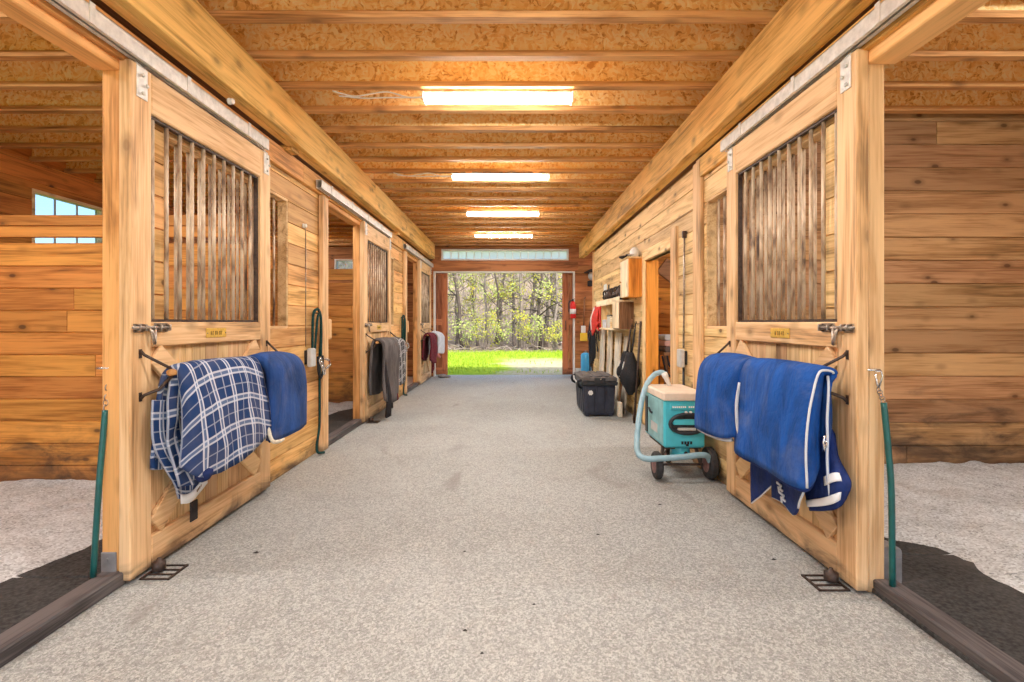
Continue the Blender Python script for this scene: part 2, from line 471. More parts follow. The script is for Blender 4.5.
# ------------------------------------------------------------------ dimensions
FL, FR = 1.739, 1.522          # door faces  (left at -FL, right at +FR)
WL, WR = 1.80, 1.585           # wall faces
TL, TR = .075, .075             # wall thickness
JZ = 2.881                     # underside of the joists
BZ = 2.573                     # underside of the beams
DECK = JZ + .302
PER = 3.68
Y0, Y1 = -1.9, 11.30
XO, XR = -4.97, 4.60
UP = BZ + .25

def planks(mb, plane, a, b, z0, z1, d0, d1, ph, cuts=(), gap=.007, joints=True, seed=1, zoff=0.0):
    """plane 'Y': wall runs along Y, thickness d0..d1 in X.  plane 'X': runs along X, thickness in Y."""
    rnd = random.Random(seed)
    if d0 > d1: d0, d1 = d1, d0
    zs = []; z = z0 - zoff
    while z < z1 - 1e-6:
        zs.append((max(z, z0), min(z+ph, z1))); z += ph
    def ivals(lo, hi):
        iv = [(a, b)]
        for (ca, cb, c0, c1) in cuts:
            if c0 < hi-1e-6 and c1 > lo+1e-6:
                nx = []
                for p, q in iv:
                    if ca > p and ca < q: nx.append((p, ca))
                    elif ca <= p: pass
                    else: nx.append((p, q)); continue
                    if cb < q: nx.append((max(p, cb), q))
                tmp = []
                for p, q in iv:
                    if cb <= p or ca >= q: tmp.append((p, q)); continue
                    if ca > p: tmp.append((p, ca))
                    if cb < q: tmp.append((cb, q))
                iv = tmp
        return [(p, q) for p, q in iv if q-p > .004]
    def put(p, q, lo, hi, e0, e1):
        if plane == 'Y': mb.box(e0, e1, p, q, lo, hi)
        else: mb.box(p, q, e0, e1, lo, hi)
    brk = sorted({c for cu in cuts for c in cu[2:4]})
    for lo, hi in zs:
        if hi-lo < .012: continue
        sub = [lo] + [c for c in brk if lo+.004 < c < hi-.004] + [hi]
        jx = rnd.uniform(a, b) if joints and rnd.random() < .6 else None
        for u, w in zip(sub[:-1], sub[1:]):
            gl = gap/2 if u == lo else 0; gh = gap/2 if w == hi else 0
            for p, q in ivals(u, w):
                if jx is not None and p+.25 < jx < q-.25:
                    put(p, jx-.0015, u+gl, w-gh, d0, d1); put(jx+.0015, q, u+gl, w-gh, d0, d1)
                else: put(p, q, u+gl, w-gh, d0, d1)
    # continuous core so that no light leaks through the joints
    e = min(.012, (d1-d0)*.3)
    sub = sorted({z0, z1} | set(c for c in brk if z0 < c < z1))
    for u, w in zip(sub[:-1], sub[1:]):
        for p, q in ivals(u+1e-4, w-1e-4): put(p, q, u, w, d0+e, d1-e)
    return mb

# ------------------------------------------------------------------ setting: floors and ground
mb = MB(); mb.box(-WL, WR+.05, Y0-4, Y1+.38, -.15, 0.0)
mb.box(WR+.05, XR, 9.75, Y1+.38, -.15, 0.0)
struct(mb, 'floor', CONC)
mb = MB(); mb.box(XO-.1, -WL, Y0, Y1+.14, -.15, -.002); mb.box(WR+.05, XR+.1, Y0, 9.75, -.15, -.002)
struct(mb, 'floor_stall', CONC2)

def terr(x, y):
    z = -.06 + .02*noise.noise(Vector((x*.5, y*.5, 0)))
    if y > 25: z += (y-25)*.045 + max(0, y-33)**1.5*.075
    return z
mb = MB(); P = []
for i in range(61):
    row = []
    for j in range(58):
        y = -30 + j*1.6; x = -36 + i*1.2
        row.append(Vector((x, y, terr(x, y) - (.35 if -9 < x < 9 and -7.5 < y < 10.6 else 0))))
    P.append(row)
mb.grid(P); struct(mb, 'ground', GROUND, smooth=True)

# rubber mats and bedding in the near stalls
def mats(side, y0, y1, nm, lab):
    a = WL+TL+.005 if side < 0 else WR+.02
    mb = MB(); w = 1.15
    mb.box(side*a, side*(a+w), y0, (y0+y1)/2+.05, 0, .022); mb.box(side*a, side*(a+w), (y0+y1)/2+.056, y1, 0, .022)
    o = build(mb, 'rubber_mat', MATR, loc=(side*a, y0, 0), bevel=.004)
    return o
o = mats(-1, .9, 3.68, '', ''); tag(o, 'black rubber stall mat inside the left stall doorway', 'floor mat')
o = mats(-1, 4.75, 7.32, '', ''); tag(o, 'black rubber mat inside the second left stall doorway', 'floor mat')
o = mats(1, .9, 4.14, '', ''); tag(o, 'black rubber stall mat inside the right stall doorway', 'floor mat')
def bedding(x0, x1, y0, y1, edge, lab, hgt=.05, seed=0):
    mb = MB(); P = []; nx, ny = 70, 60
    for i in range(nx):
        row = []
        for j in range(ny):
            x = x0+(x1-x0)*i/(nx-1); y = y0+(y1-y0)*j/(ny-1)
            d = edge(x, y)
            n = noise.noise(Vector((x*2.2, y*2.2, seed)))*.035 + noise.noise(Vector((x*7, y*7, seed+3)))*.018 + noise.noise(Vector((x*19, y*19, seed+5)))*.008
            h = max(0, min(1, d/.45)); h = h*h*(3-2*h)
            row.append(Vector((x, y, .012 + h*(hgt*.55 + n + .02) if d > 0 else .004)))
        P.append(row)
    mb.grid(P)
    return tag(build(mb, 'wood_shavings', SHAV, loc=(x0, y0, 0), smooth=True), lab, 'bedding', kind='stuff')
bedding(-4.93, -1.93, .9, 3.66, lambda x, y: (-2.15 - x) + max(0, y-2.75)*.7 + .10*noise.noise(Vector((x*2, y*2, 9))), 'pale grey wood shavings heaped on the left stall floor', seed=1)
bedding(1.74, 4.56, .9, 4.12, lambda x, y: (x - 2.08) + max(0, y-2.65)*1.2 + .10*noise.noise(Vector((x*2, y*2, 4))), 'pale grey wood shavings heaped on the right stall floor', seed=2)
bedding(-4.93, -1.99, 3.82, 7.34, lambda x, y: (-2.45 - x) + max(0, y-5.9)*.35 + .1*noise.noise(Vector((x*2, y*2, 4))), 'tan wood shavings on the floor of the second left stall', seed=3)

# ------------------------------------------------------------------ joists, deck, beams
def joist(y):
    root = build(MB().box(XO, XR, y+.026, y+.036, JZ+.036, DECK-.036), 'ceiling_joist', OSB, loc=(0, y, JZ))
    root['kind'] = 'structure'
    build(MB().box(XO, XR, y, y+.062, JZ, JZ+.038), 'flange', wood('flange', 'X'), root)
    build(MB().box(XO, XR, y, y+.062, DECK-.038, DECK-.001), 'flange', wood('flange', 'X'), root)
for k in range(-5, 21): joist(2.775 + .406*k)
struct(MB().box(XO-.08, XR+.08, Y0-.3, Y1+.14, DECK, DECK+.04), 'ceiling', OSB)
for nm, x0, x1, ye in (('ceiling_beam', -1.634-.115, -1.634, 10.83), ('ceiling_beam', 1.439, 1.439+.115, 10.68)):
    m = MB(); m.box(x0, x0+(x1-x0)*.49, Y0, ye, BZ, JZ); m.box(x0+(x1-x0)*.51, x1, Y0, 6.1, BZ, JZ); m.box(x0+(x1-x0)*.51, x1, 6.104, ye, BZ, JZ)
    struct(m, nm, wood('beam', 'Y'), bevel=.004)

# ------------------------------------------------------------------ left aisle wall
doorsL = [2.306, 2.306+PER, 2.306+2*PER]
HZ = 2.372
cuts = []
for k in range(3): cuts.append((1.18+PER*k, 2.33+PER*k, -1, HZ))
wins = [(2.62, 4.08), (2.62+PER, 4.08+PER), (2.62+2*PER, 11.1)]
for a, b in wins: cuts.append((a, b, 1.155, 2.20))
mb = planks(MB(), 'Y', Y0, Y1, 0, BZ-.012, -WL, -WL-TL, .168, cuts, seed=3)
struct(mb, 'wall_left', wood('wallL', 'Y', .25), bevel=.0015)
cutsR = [(1.10, 2.27, -1, HZ), (2.55, 4.10, 1.155, 2.20), (4.92, 5.90, -1, 1.93)]
mb = planks(MB(), 'Y', Y0, 9.68, 0, BZ-.012, WR, WR+TR, .182, cutsR, seed=5)
struct(mb, 'wall_right', wood('wallR', 'Y', .2), bevel=.0015)
# closing boards above the walls, behind the beams
struct(MB().box(-1.84, -1.755, Y0, Y1, BZ+.01, JZ), 'trim_1', wood('dark', 'Y'))
struct(MB().box(1.56, 1.64, Y0, 9.68, BZ+.01, JZ), 'trim_2', wood('dark', 'Y'))
# fascia boards that carry the tracks
m = MB(); m.box(-1.765, -1.80, Y0, 4.30, 2.40, 2.555); m.box(-1.765, -1.80, 4.304, 7.9, 2.40, 2.555); m.box(-1.765, -1.80, 7.904, Y1, 2.40, 2.555)
struct(m, 'trim_3', wood('post', 'Y'), bevel=.003)
m = MB(); m.box(1.55, 1.585, Y0, 4.16, 2.40, 2.555)
struct(m, 'trim_4', wood('beam', 'Y'), bevel=.003)
# small spacer blocks between beam and fascia
for y in (3.92, 7.6):
    struct(MB().box(-1.70, -1.80, y, y+.13, 2.545, 2.60), 'trim_5', wood('beam', 'Y'), bevel=.003)
# headers, jambs, sills of the stall doorways
n = 6
def jamb(side, y0, y1, x0, x1, z0, z1, kind='post'):
    global n
    struct(MB().box(side*x0, side*x1, y0, y1, z0, z1), 'trim_%d' % n, wood(kind, 'Z', .12), bevel=.006); n += 1
def beamY(side, y0, y1, x0, x1, z0, z1, kind='post'):
    global n
    struct(MB().box(side*x0, side*x1, y0, y1, z0, z1), 'trim_%d' % n, wood(kind, 'Y'), bevel=.006); n += 1
for k in range(3):
    y = PER*k
    jamb(-1, y+2.318, y+2.45, WL-.006, WL+.080, 0, HZ+.02)
    if k: jamb(-1, y+1.05, y+1.19, WL-.002, WL+.080, 0, HZ+.02)
    beamY(-1, y+1.05, y+2.318, WL-.008, WL+.105, HZ-.014, HZ+.17)
    beamY(-1, y+1.15, y+2.33, WL-.03, WL+.075, .0, .062, 'sill')
    if k:
        jamb(-1, y+1.03, y+1.165, WL-.05, WL-.003, 0.0, 2.395, 'door')
jamb(1, 2.245, 2.36, WR+.002, WR+TR+.003, 0, HZ+.02, 'door')
beamY(1, .95, 2.244, WR-.008, WR+.125, HZ-.025, HZ+.17, 'wallL')
beamY(1, 1.0, 2.25, WR+.025, WR+.125, 0, .062, 'sill')
jamb(1, 4.14, 4.235, WR-.035, WR-.001, 0, 2.56, 'door'); jamb(1, 4.26, 4.36, WR-.018, WR-.001, 0, 2.56, 'door')
# wooden door-stop block on the second left doorway
for k in (1, 2):
    y = PER*k
    m = MB(); m.box(-1.735, -1.775, y+1.165, y+1.215, 1.04, 1.24)
    struct(m, 'trim_%d' % n, wood('door', 'Z'), bevel=.012); n += 1
# tack-room doorway trim
jamb(1, 4.78, 4.935, WR-.03, WR+.02, 0, 2.12, 'door'); jamb(1, 5.90, 6.02, WR-.022, WR-.004, 0, 2.0, 'wallR')
jamb(1, 5.885, 5.94, WR-.003, WR+.135, 0, 1.93, 'tack')
m = MB(); m.hull8([(WR-.03,4.92,1.93),(WR-.001,4.92,1.93),(WR-.001,5.98,1.93),(WR-.03,5.98,1.93)], [(WR-.03,4.92,2.05),(WR-.001,4.92,2.05),(WR-.001,5.98,2.05),(WR-.03,5.98,2.05)])
struct(m, 'trim_%d' % n, wood('wallR', 'Y'), bevel=.004); n += 1
# corner board where the right wall ends
jamb(1, 9.68, 9.72, WR-.02, WR+TR+.02, 0, BZ, 'door')

# barred windows in the stall fronts
wn = [1]
def barred(side, a, b, face, th, z0=1.155, z1=2.20):
    fr = MB(); t = .022
    x0, x1 = side*(face+.002), side*(face+th+.002)
    fr.box(x0, x1, a, b, z0, z0+t); fr.box(x0, x1, a, b, z1-t, z1); fr.box(x0, x1, a, a+t, z0+t, z1-t); fr.box(x0, x1, b-t, b, z0+t, z1-t)
    o = struct(fr, 'window_%d' % wn[0], wood('door', 'Y'), bevel=.003); wn[0] += 1
    y = a+.07
    while y < b-.05:
        build(MB().tube([(side*(face+th-.02), y, z0+t), (side*(face+th-.02), y, z1-t)], .0095, 8), 'bar', PIPE, o, smooth=True); y += .105
    return o
for a, b in wins: barred(-1, a, b, WL, TL)
barred(1, 2.55, 4.10, WR, TR)

# ------------------------------------------------------------------ stall partitions and outer walls
def part_left(y, nm):
    m = MB(); z1 = 1.99
    planks(m, 'X', XO, -WL-TL, 0.0, 1.785, y, y+.045, .1615, (), seed=int(y*10), zoff=.0)
    planks(m, 'X', XO, -WL-TL, 1.825, z1, y, y+.045, .0825, (), seed=int(y*10)+1, joints=False)
    m.box(-1.95, -1.88, y+.045, y+.10, 0, z1); m.box(XO, XO+.09, y+.045, y+.10, 0, z1)
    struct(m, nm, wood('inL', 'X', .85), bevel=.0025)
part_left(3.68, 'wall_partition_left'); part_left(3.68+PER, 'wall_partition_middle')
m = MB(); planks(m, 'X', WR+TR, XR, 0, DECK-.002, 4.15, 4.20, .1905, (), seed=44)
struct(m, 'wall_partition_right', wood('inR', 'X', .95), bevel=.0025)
# outer left wall with high windows
owin = [(1.0, 2.4), (5.24, 6.16), (8.9, 9.8)]
m = planks(MB(), 'Y', Y0, Y1, 0, JZ, XO, XO-.08, .1905, [(a, b, 1.76, 2.60) for a, b in owin], seed=61)
m.box(XO-.08, XO-.0, Y0, Y1, JZ, DECK)
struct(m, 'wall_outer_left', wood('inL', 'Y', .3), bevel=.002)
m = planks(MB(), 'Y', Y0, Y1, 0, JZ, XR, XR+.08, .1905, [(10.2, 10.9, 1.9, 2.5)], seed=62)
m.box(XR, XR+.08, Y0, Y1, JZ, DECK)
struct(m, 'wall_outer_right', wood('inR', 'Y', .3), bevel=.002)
def window(kind, a, b, z0, z1, d, th, nm, matf, npane=3, s=1, gm=None):
    """glazed window; kind 'Y' lies in a wall along Y at x=d, kind 'X' in a wall along X at y=d"""
    def bx(mb, p, q, u, w, e0, e1):
        if kind == 'Y': mb.box(e0, e1, p, q, u, w)
        else: mb.box(p, q, e0, e1, u, w)
    t = .035; m = MB()
    bx(m, a, b, z0, z0+t, d-.004*s, d+th*s); bx(m, a, b, z1-t, z1, d-.004*s, d+th*s)
    bx(m, a, a+t, z0+t, z1-t, d-.004*s, d+th*s); bx(m, b-t, b, z0+t, z1-t, d-.004*s, d+th*s)
    o = struct(m, nm, matf, bevel=.003)
    g = MB(); bx(g, a+t, b-t, z0+t, z1-t, d+th*.62*s, d+th*.66*s); build(g, 'pane', gm or GLASS, o)
    mm = MB()
    for i in range(1, npane):
        c = a+t+(b-a-2*t)*i/npane; bx(mm, c-.008, c+.008, z0+t, z1-t, d+th*.56*s, d+th*.72*s)
    if npane > 1: build(mm, 'muntin', WTRIM if matf is WTRIM else GREYP, o)
    return o
for i, (a, b) in enumerate(owin):
    window('Y', a, b, 1.76, 2.60, XO, .08, 'window_%d' % wn[0], wood('pale', 'Y'), 3, -1); wn[0] += 1
window('Y', 10.2, 10.9, 1.9, 2.5, XR, .08, 'window_%d' % wn[0], wood('pale', 'Y'), 3, 1); wn[0] += 1

# far end wall with the drive-through opening and the transom
OPZ = 2.355
ecuts = [(-1.72, 1.415, -1, OPZ), (-1.56, 1.29, 2.60, 2.855), (-3.95, -3.28, 2.32, 2.63)]
m = planks(MB(), 'X', XO, XR, 0, JZ, Y1, Y1+.12, .1905, ecuts, seed=71); m.box(XO, XR, Y1, Y1+.12, JZ, DECK)
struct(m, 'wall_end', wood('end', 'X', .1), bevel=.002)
struct(MB().box(-1.78, 1.50, Y1-.03, Y1-.001, OPZ+.012, OPZ+.215), 'trim_%d' % n, wood('end', 'X'), bevel=.004); n += 1
struct(MB().box(-1.60, -1.56, Y1-.02, Y1-.001, 2.60, 2.86), 'trim_%d' % n, wood('end', 'Z'), bevel=.003); n += 1
window('X', -1.56, 1.29, 2.60, 2.855, Y1, .12, 'window_%d' % wn[0], WTRIM, 16, 1, FROST); wn[0] += 1
window('X', -3.95, -3.28, 2.32, 2.63, Y1, .12, 'window_%d' % wn[0], WTRIM, 3, 1); wn[0] += 1
m = MB(); m.box(-1.735, -1.70, Y1-.012, Y1+.13, 0, OPZ); struct(m, 'trim_%d' % n, WTRIM, bevel=.003); n += 1
m = MB(); m.box(1.395, 1.43, Y1-.012, Y1+.13, 0, OPZ); struct(m, 'trim_%d' % n, WTRIM, bevel=.003); n += 1
m = MB(); m.box(-1.70, 1.395, Y1-.012, Y1+.13, OPZ-.028, OPZ+.003); struct(m, 'trim_%d' % n, WTRIM, bevel=.003); n += 1
m = MB(); m.box(1.44, 2.6, Y1-.10, Y1-.001, 0, .19); struct(m, 'trim_%d' % n, CONC2, bevel=.005); n += 1
# rear end of the barn, behind the camera, with openings added to let daylight in
m = planks(MB(), 'X', XO, XR, 0, JZ, Y0-.12, Y0, .1905, [(-1.75, 1.55, -1, 2.82), (-4.5, -2.3, -1, 2.5), (2.05, 4.25, -1, 2.5)], seed=72); m.box(XO, XR, Y0-.12, Y0, JZ, DECK)
struct(m, 'wall_rear', wood('end', 'X'), bevel=.002)
# tack room partitions
m = planks(MB(), 'X', WR+TR, XR, 0, DECK-.002, 7.3, 7.35, .19, (), seed=73); struct(m, 'wall_tack_room', wood('tack', 'X'), bevel=.002)
m = planks(MB(), 'X', WR+TR, XR, 0, DECK-.002, 9.62, 9.67, .19, (), seed=74); struct(m, 'wall_alcove', wood('end', 'X'), bevel=.002)

# ------------------------------------------------------------------ end sliding doors
def barn_door(x0, x1, lab):
    t = thing('barn_door', lab, 'sliding door', ((x0+x1)/2, Y1+.19, .03))
    y0, y1, z0, z1 = Y1+.16, Y1+.20, .03, 2.45
    m = MB(); x = x0+.005
    while x < x1-.02: m.box(x, min(x+.14, x1), y0+.012, y1, z0, z1); x += .144
    build(m, 'board_panel', wood('red', 'Z', .3), t, bevel=.003)
    for nm, b in (('stile', (x0, x0+.13, z0, z1)), ('stile', (x1-.13, x1, z0, z1)), ('rail', (x0+.13, x1-.13, z0, z0+.16)), ('rail', (x0+.13, x1-.13, 1.15, 1.29)), ('rail', (x0+.13, x1-.13, z1-.16, z1))):
        build(MB().box(b[0], b[1], y0-.012, y0+.011, b[2], b[3]), nm, wood('red', 'Z' if nm == 'stile' else 'X', .3), t, bevel=.004)
    return t
t1 = barn_door(-3.25, -1.44, 'reddish brown board barn door slid open at the left of the far opening')
t2 = barn_door(1.165, 2.95, 'reddish brown board barn door slid open at the right of the far opening')
m = MB(); m.tube([(1.235, Y1+.13, 1.05), (1.235, Y1+.10, 1.06), (1.235, Y1+.10, 1.24), (1.235, Y1+.13, 1.25)], .010, 6); build(m, 'handle', IRON, t2, smooth=True)

# ------------------------------------------------------------------ stall doors
def stall_door(s, F, y0, lab, plate=True, white=False):
    y1 = y0+1.348; ZB, ZT = .018, 2.41; th = .055; sw = .14
    X = lambda d: s*(F+d)
    t = thing('stall_door', lab, 'stall door', (X(th/2), (y0+y1)/2, ZB))
    wz, wy = wood('door', 'Z', .18), wood('door', 'Y', .18)
    for a, b in ((y0, y0+sw), (y1-sw, y1)):
        build(MB().box(X(0), X(th), a, b, ZB, ZT), 'stile', wz, t, bevel=.006)
    gz0, gz1 = 1.205, 2.215
    build(MB().box(X(.001), X(th-.001), y0+sw, y1-sw, gz1, ZT), 'top_rail', wy, t, bevel=.006)
    build(MB().box(X(.001), X(th-.001), y0+sw, y1-sw, 1.083, gz0), 'middle_rail', wy, t, bevel=.006)
    build(MB().box(X(.001), X(th-.001), y0+sw, y1-sw, ZB, .168), 'bottom_rail', wy, t, bevel=.006)
    m = MB(); y = y0+sw
    while y < y1-sw-.01: m.box(X(.026), X(.046), y+.0015, min(y+.118, y1-sw)-.0015, .168, 1.083); y += .118
    m.box(X(.034), X(.04), y0+sw, y1-sw, .168, 1.083)
    build(m, 'board_panel', wood('door', 'Z', .3), t, bevel=.002)
    a0, a1, b0, b1 = y0+sw, y1-sw, .168, 1.083; hw = .058
    ym, zm = (a0+a1)/2, (b0+b1)/2
    for p, q in (((a0+.035, b0+.035), (a1-.035, b1-.035)),):
        build(MB().bar((X(.0125), p[0], p[1]), (X(.0125), q[0], q[1]), (1,0,0), .0115, hw), 'brace', wood('door', 'Y'), t, bevel=.003)
    m = MB()
    dy, dz = (a1-a0-.07), (b1-b0-.07); L = math.hypot(dy, dz); k = hw*1.25/L
    m.bar((X(.0125), a0+.035, b1-.035), (X(.0125), ym-dy*k, zm+dz*k), (1,0,0), .0115, hw)
    m.bar((X(.0125), ym+dy*k, zm-dz*k), (X(.0125), a1-.035, b0+.035), (1,0,0), .0115, hw)
    build(m, 'brace', wood('door', 'Y'), t, bevel=.003)
    # grille
    m = MB(); g = .014
    m.box(X(.02), X(.045), a0, a1, gz0, gz0+g); m.box(X(.02), X(.045), a0, a1, gz1-g, gz1); m.box(X(.02), X(.045), a0, a0+g, gz0+g, gz1-g); m.box(X(.02), X(.045), a1-g, a1, gz0+g, gz1-g)
    build(m, 'grille_frame', IRON, t)
    y = a0+.045
    while y < a1-.02:
        build(MB().tube([(X(.032), y, gz0+g), (X(.032), y, gz1-g)], .0105, 8), 'grille_bar', PIPE, t, smooth=True); y += .104
    # hangers
    for yc in (y0+.07, y1-.07):
        m = MB(); m.box(X(-.006), X(.0), yc-.035, yc+.035, 2.255, 2.40); h = build(m, 'hanger', GALV, t, bevel=.002)
        m = MB(); m.tube([(X(.012), yc, 2.40), (X(.012), yc, 2.445)], .008, 6); m.box(X(.0), X(.03), yc-.03, yc+.03, 2.405, 2.415)
        for zz in (2.275, 2.32, 2.36): m.lathe([(.009, 0), (.009, .006), (.004, .009)], (X(-.015), yc+(.015 if zz == 2.32 else -.012), zz), 'X', 6)
        build(m, 'hanger_bolt', GALV, h, smooth=True)
    # latch on the near stile
    zc = 1.178
    ln = y0 if True else y1
    m = MB(); m.box(X(-.004), X(0), ln+.015, ln+.085, zc-.022, zc+.018); m.box(X(-.004), X(0), ln+.15, ln+.25, zc-.022, zc+.022)
    la = build(m, 'latch', STEEL, t, bevel=.002)
    build(MB().tube([(X(-.016), ln-.0, zc), (X(-.016), ln+.24, zc)], .0085, 8), 'bolt', STEEL, la, smooth=True)
    m = MB()
    for yy in (ln+.03, ln+.07, ln+.17, ln+.235): m.tube([(X(-.002), yy, zc+.014), (X(-.026), yy, zc+.012), (X(-.026), yy, zc-.012), (X(-.002), yy, zc-.014)], .005, 6)
    build(m, 'staple', STEEL, la, smooth=True)
    build(MB().tube([(X(-.016), ln+.095, zc), (X(-.03), ln+.097, zc-.02), (X(-.034), ln+.105, zc-.06), (X(-.03), ln+.115, zc-.075), (X(-.022), ln+.128, zc-.06), (X(-.02), ln+.132, zc)], .0085, 8), 'handle', STEEL, la, smooth=True)
    if plate:
        pc = y0+.672 if s < 0 else y0+.635
        m = MB(); m.box(X(-.004), X(0), pc-.10, pc+.10, 1.116, 1.170); p = build(m, 'nameplate', BRASS, t, bevel=.003)
        m = MB(); rr = random.Random(5 if s < 0 else 8); cnt = 6 if s < 0 else 5
        for i in range(cnt):
            c = pc + (i-(cnt-1)/2)*.021*(-1 if s > 0 else 1)
            m.box(X(-.0055), X(-.004), c-.006, c-.0035, 1.131, 1.153)
            if i % 2 == 0: m.box(X(-.0055), X(-.004), c+.003, c+.0055, 1.131, 1.153)
            m.box(X(-.0055), X(-.004), c-.0034, c+.0029, 1.149 if i % 3 else 1.140, 1.153 if i % 3 else 1.144)
        build(m, 'lettering', ENGR, p)['label'] = 'dark engraved lettering'
        m = MB()
        for q in (-.091, .091): m.lathe([(.004, 0), (.004, .003)], (X(-.0055)-(.0015), pc+q, 1.142), 'X', 6)
        build(m, 'screw', STEEL, p)
    # swinging blanket bar
    br = MB()
    for yc in (y0+.062, y1-.062):
        for zz in (1.055, .852): br.box(X(-.003), X(0), yc-.009, yc+.009, zz-.02, zz+.022)
    bk = build(br, 'blanket_bar_plate', IRON, t)
    for yc, e in ((y0+.062, .05), (y1-.062, -.05)):
        m = MB(); xb = X(-.125)
        m.tube([(X(-.002), yc, 1.07), (X(-.02), yc, 1.05), (xb, yc+e, .975)], .0075, 6)
        m.tube([(X(-.002), yc, .845), (X(-.02), yc, .862), (X(-.07), yc+e*.5, .885), (xb, yc+e, .955)], .0075, 6)
        build(m, 'blanket_bar_arm', IRON, t, smooth=True)
    build(MB().tube([(X(-.125), y0+.08, .965), (X(-.125), y1-.08, .965)], .016, 8), 'blanket_bar_pole', wood('post', 'Y'), t, smooth=True)
    return t
stall_door(-1, FL, doorsL[0], 'nearest left pale wooden stall door with barred top, holding plaid and blue blankets')
stall_door(-1, FL, doorsL[1], 'second left pale wooden stall door, holding charcoal blankets', plate=True)
stall_door(-1, FL, doorsL[2], 'farthest left pale wooden stall door, holding maroon and light grey blankets', plate=False)
stall_door(1, FR, 2.222, 'right pale wooden stall door with barred top, holding two royal blue blankets')

# tracks
def track(s, face, y0, y1, lab):
    X = lambda d: s*(face+d)
    t = thing('door_track', lab, 'sliding door track', (X(.02), (y0+y1)/2, 2.44))
    m = MB(); z0, z1 = 2.418, 2.492
    m.box(X(0), X(.004), y0, y1, z0+.006, z1); m.box(X(.0), X(.052), y0, y1, z1-.004, z1); m.box(X(.048), X(.052), y0, y1, z0, z1-.004)
    m.box(X(.0), X(.018), y0, y1, z0, z0+.006); m.box(X(.032), X(.048), y0, y1, z0, z0+.006)
    build(m, 'channel', GALV, t)
    y = y0+.25
    while y < y1-.1: build(MB().box(X(-.0035), X(.0), y, y+.028, z0, z1+.012), 'bracket', GALV, t); y += .62
track(-1, 1.705, .55, 3.56, 'long grey steel track over the nearest left stall door')
track(-1, 1.705, .55+PER+.32, 3.56+PER, 'grey steel track over the second left stall door')
track(-1, 1.705, .55+2*PER+.32, 11.1, 'grey steel track over the farthest left stall door')
track(1, 1.492, .55, 3.60, 'long grey steel track over the right stall door')

# floor guides
def guide(x, y, s, lab):
    t = thing('floor_guide', lab, 'door guide', (x, y, 0))
    m = MB(); d = -s
    for k in range(4): m.box(x, x+d*.14, y-.075+k*.045, y-.067+k*.045, .001, .007)
    m.box(x, x+d*.01, y-.075, y+.068, .0005, .008); m.box(x+d*.13, x+d*.14, y-.075, y+.068, .0005, .008)
    build(m, 'base_grate', IRON, t)
    m = MB(); m.lathe([(.012, .0), (.030, .01), (.030, .045), (.012, .05), (.008, .065)], (x+d*.04, y, .006), 'Z', 12); build(m, 'roller', IRON, t, smooth=True)
guide(-FL+.005, 2.43, -1, 'small rusty roller guide on the floor at the left door foot')
guide(FR-.005, 2.33, 1, 'small rusty roller guide on the floor at the right door foot')
guide(-FL+.005, 2.43+PER, -1, 'small rusty roller guide at the foot of the second left door')

# ------------------------------------------------------------------ blankets
def hang(name, lab, group, s, F, curves, mat, cat='horse blanket', nu=26, nv=44, amp=.012, freq=6, seed=0, solid=.022, trim=None, trim_edges='n', trim_r=.006, extra=None):
    """curves: lists of (Y, d, z), d = distance out from the door face, from the wall side over the bar to the aisle side"""
    X = lambda d: s*(F-d)
    cv = [[(X(d), y, z) for y, d, z in c] for c in curves]
    yc = sum(p[1] for c in cv for p in c)/sum(len(c) for c in cv)
    t = thing(name, lab, cat, (X(.125), yc, min(p[2] for c in cv for p in c)), group)
    P, UV = loft(cv, nu, nv, amp, freq, seed)
    m = MB(); m.grid(P, UV); build(m, 'blanket_body', mat, t, smooth=True, solid=solid, recalc=False)
    if trim:
        def rib(pts): build(MB().tube(pts, trim_r, 6), 'binding', trim, t, smooth=True)
        if 'n' in trim_edges: rib(P[0])
        if 'f' in trim_edges: rib(P[-1])
        if 'o' in trim_edges: rib([r[-1] for r in P])
        if 'i' in trim_edges: rib([r[0] for r in P])
    return t, P
def sheet(t, nm, s, pts_curves, mat, amp=.01, freq=7, seed=1, solid=.008, nu=20, nv=20):
    P, UV = loft(pts_curves, nu, nv, amp, freq, seed); m = MB(); m.grid(P, UV)
    return build(m, nm, mat, t, smooth=True, solid=solid, recalc=False), P
def onx(px, py, X):
    Y = FPX*X/(px-VX); return (X, Y, H-(py-VY)*Y/FPX)

def prof(y, zin, zt, zo, out, yb=None, yi=None, inn=.035, top=.125, bulge=1.0):
    """a drape profile at depth y; yb = depth at the outer bottom, yi = depth at the inner bottom"""
    yb = y if yb is None else yb; yi = y if yi is None else yi
    L = lambda a, b, f: a+(b-a)*f
    return [(yi, inn, zin), (L(yi, y, .45), inn+.004, L(zin, zt, .5)), (L(yi, y, .9), inn+.02, zt-.07), (y, top-.04, zt-.012), (y, top+.005, zt),
            (y, L(top, out, L(.28, .55, bulge)), zt-.018), (L(y, yb, .12), L(top, out, L(.46, .88, bulge)), zt-.075), (L(y, yb, .35), L(top, out, L(.68, .97, bulge)), L(zt, zo, .35)), (L(y, yb, .7), L(top, out, L(.90, 1, bulge)), L(zt, zo, .7)), (yb, out-.004, zo)]
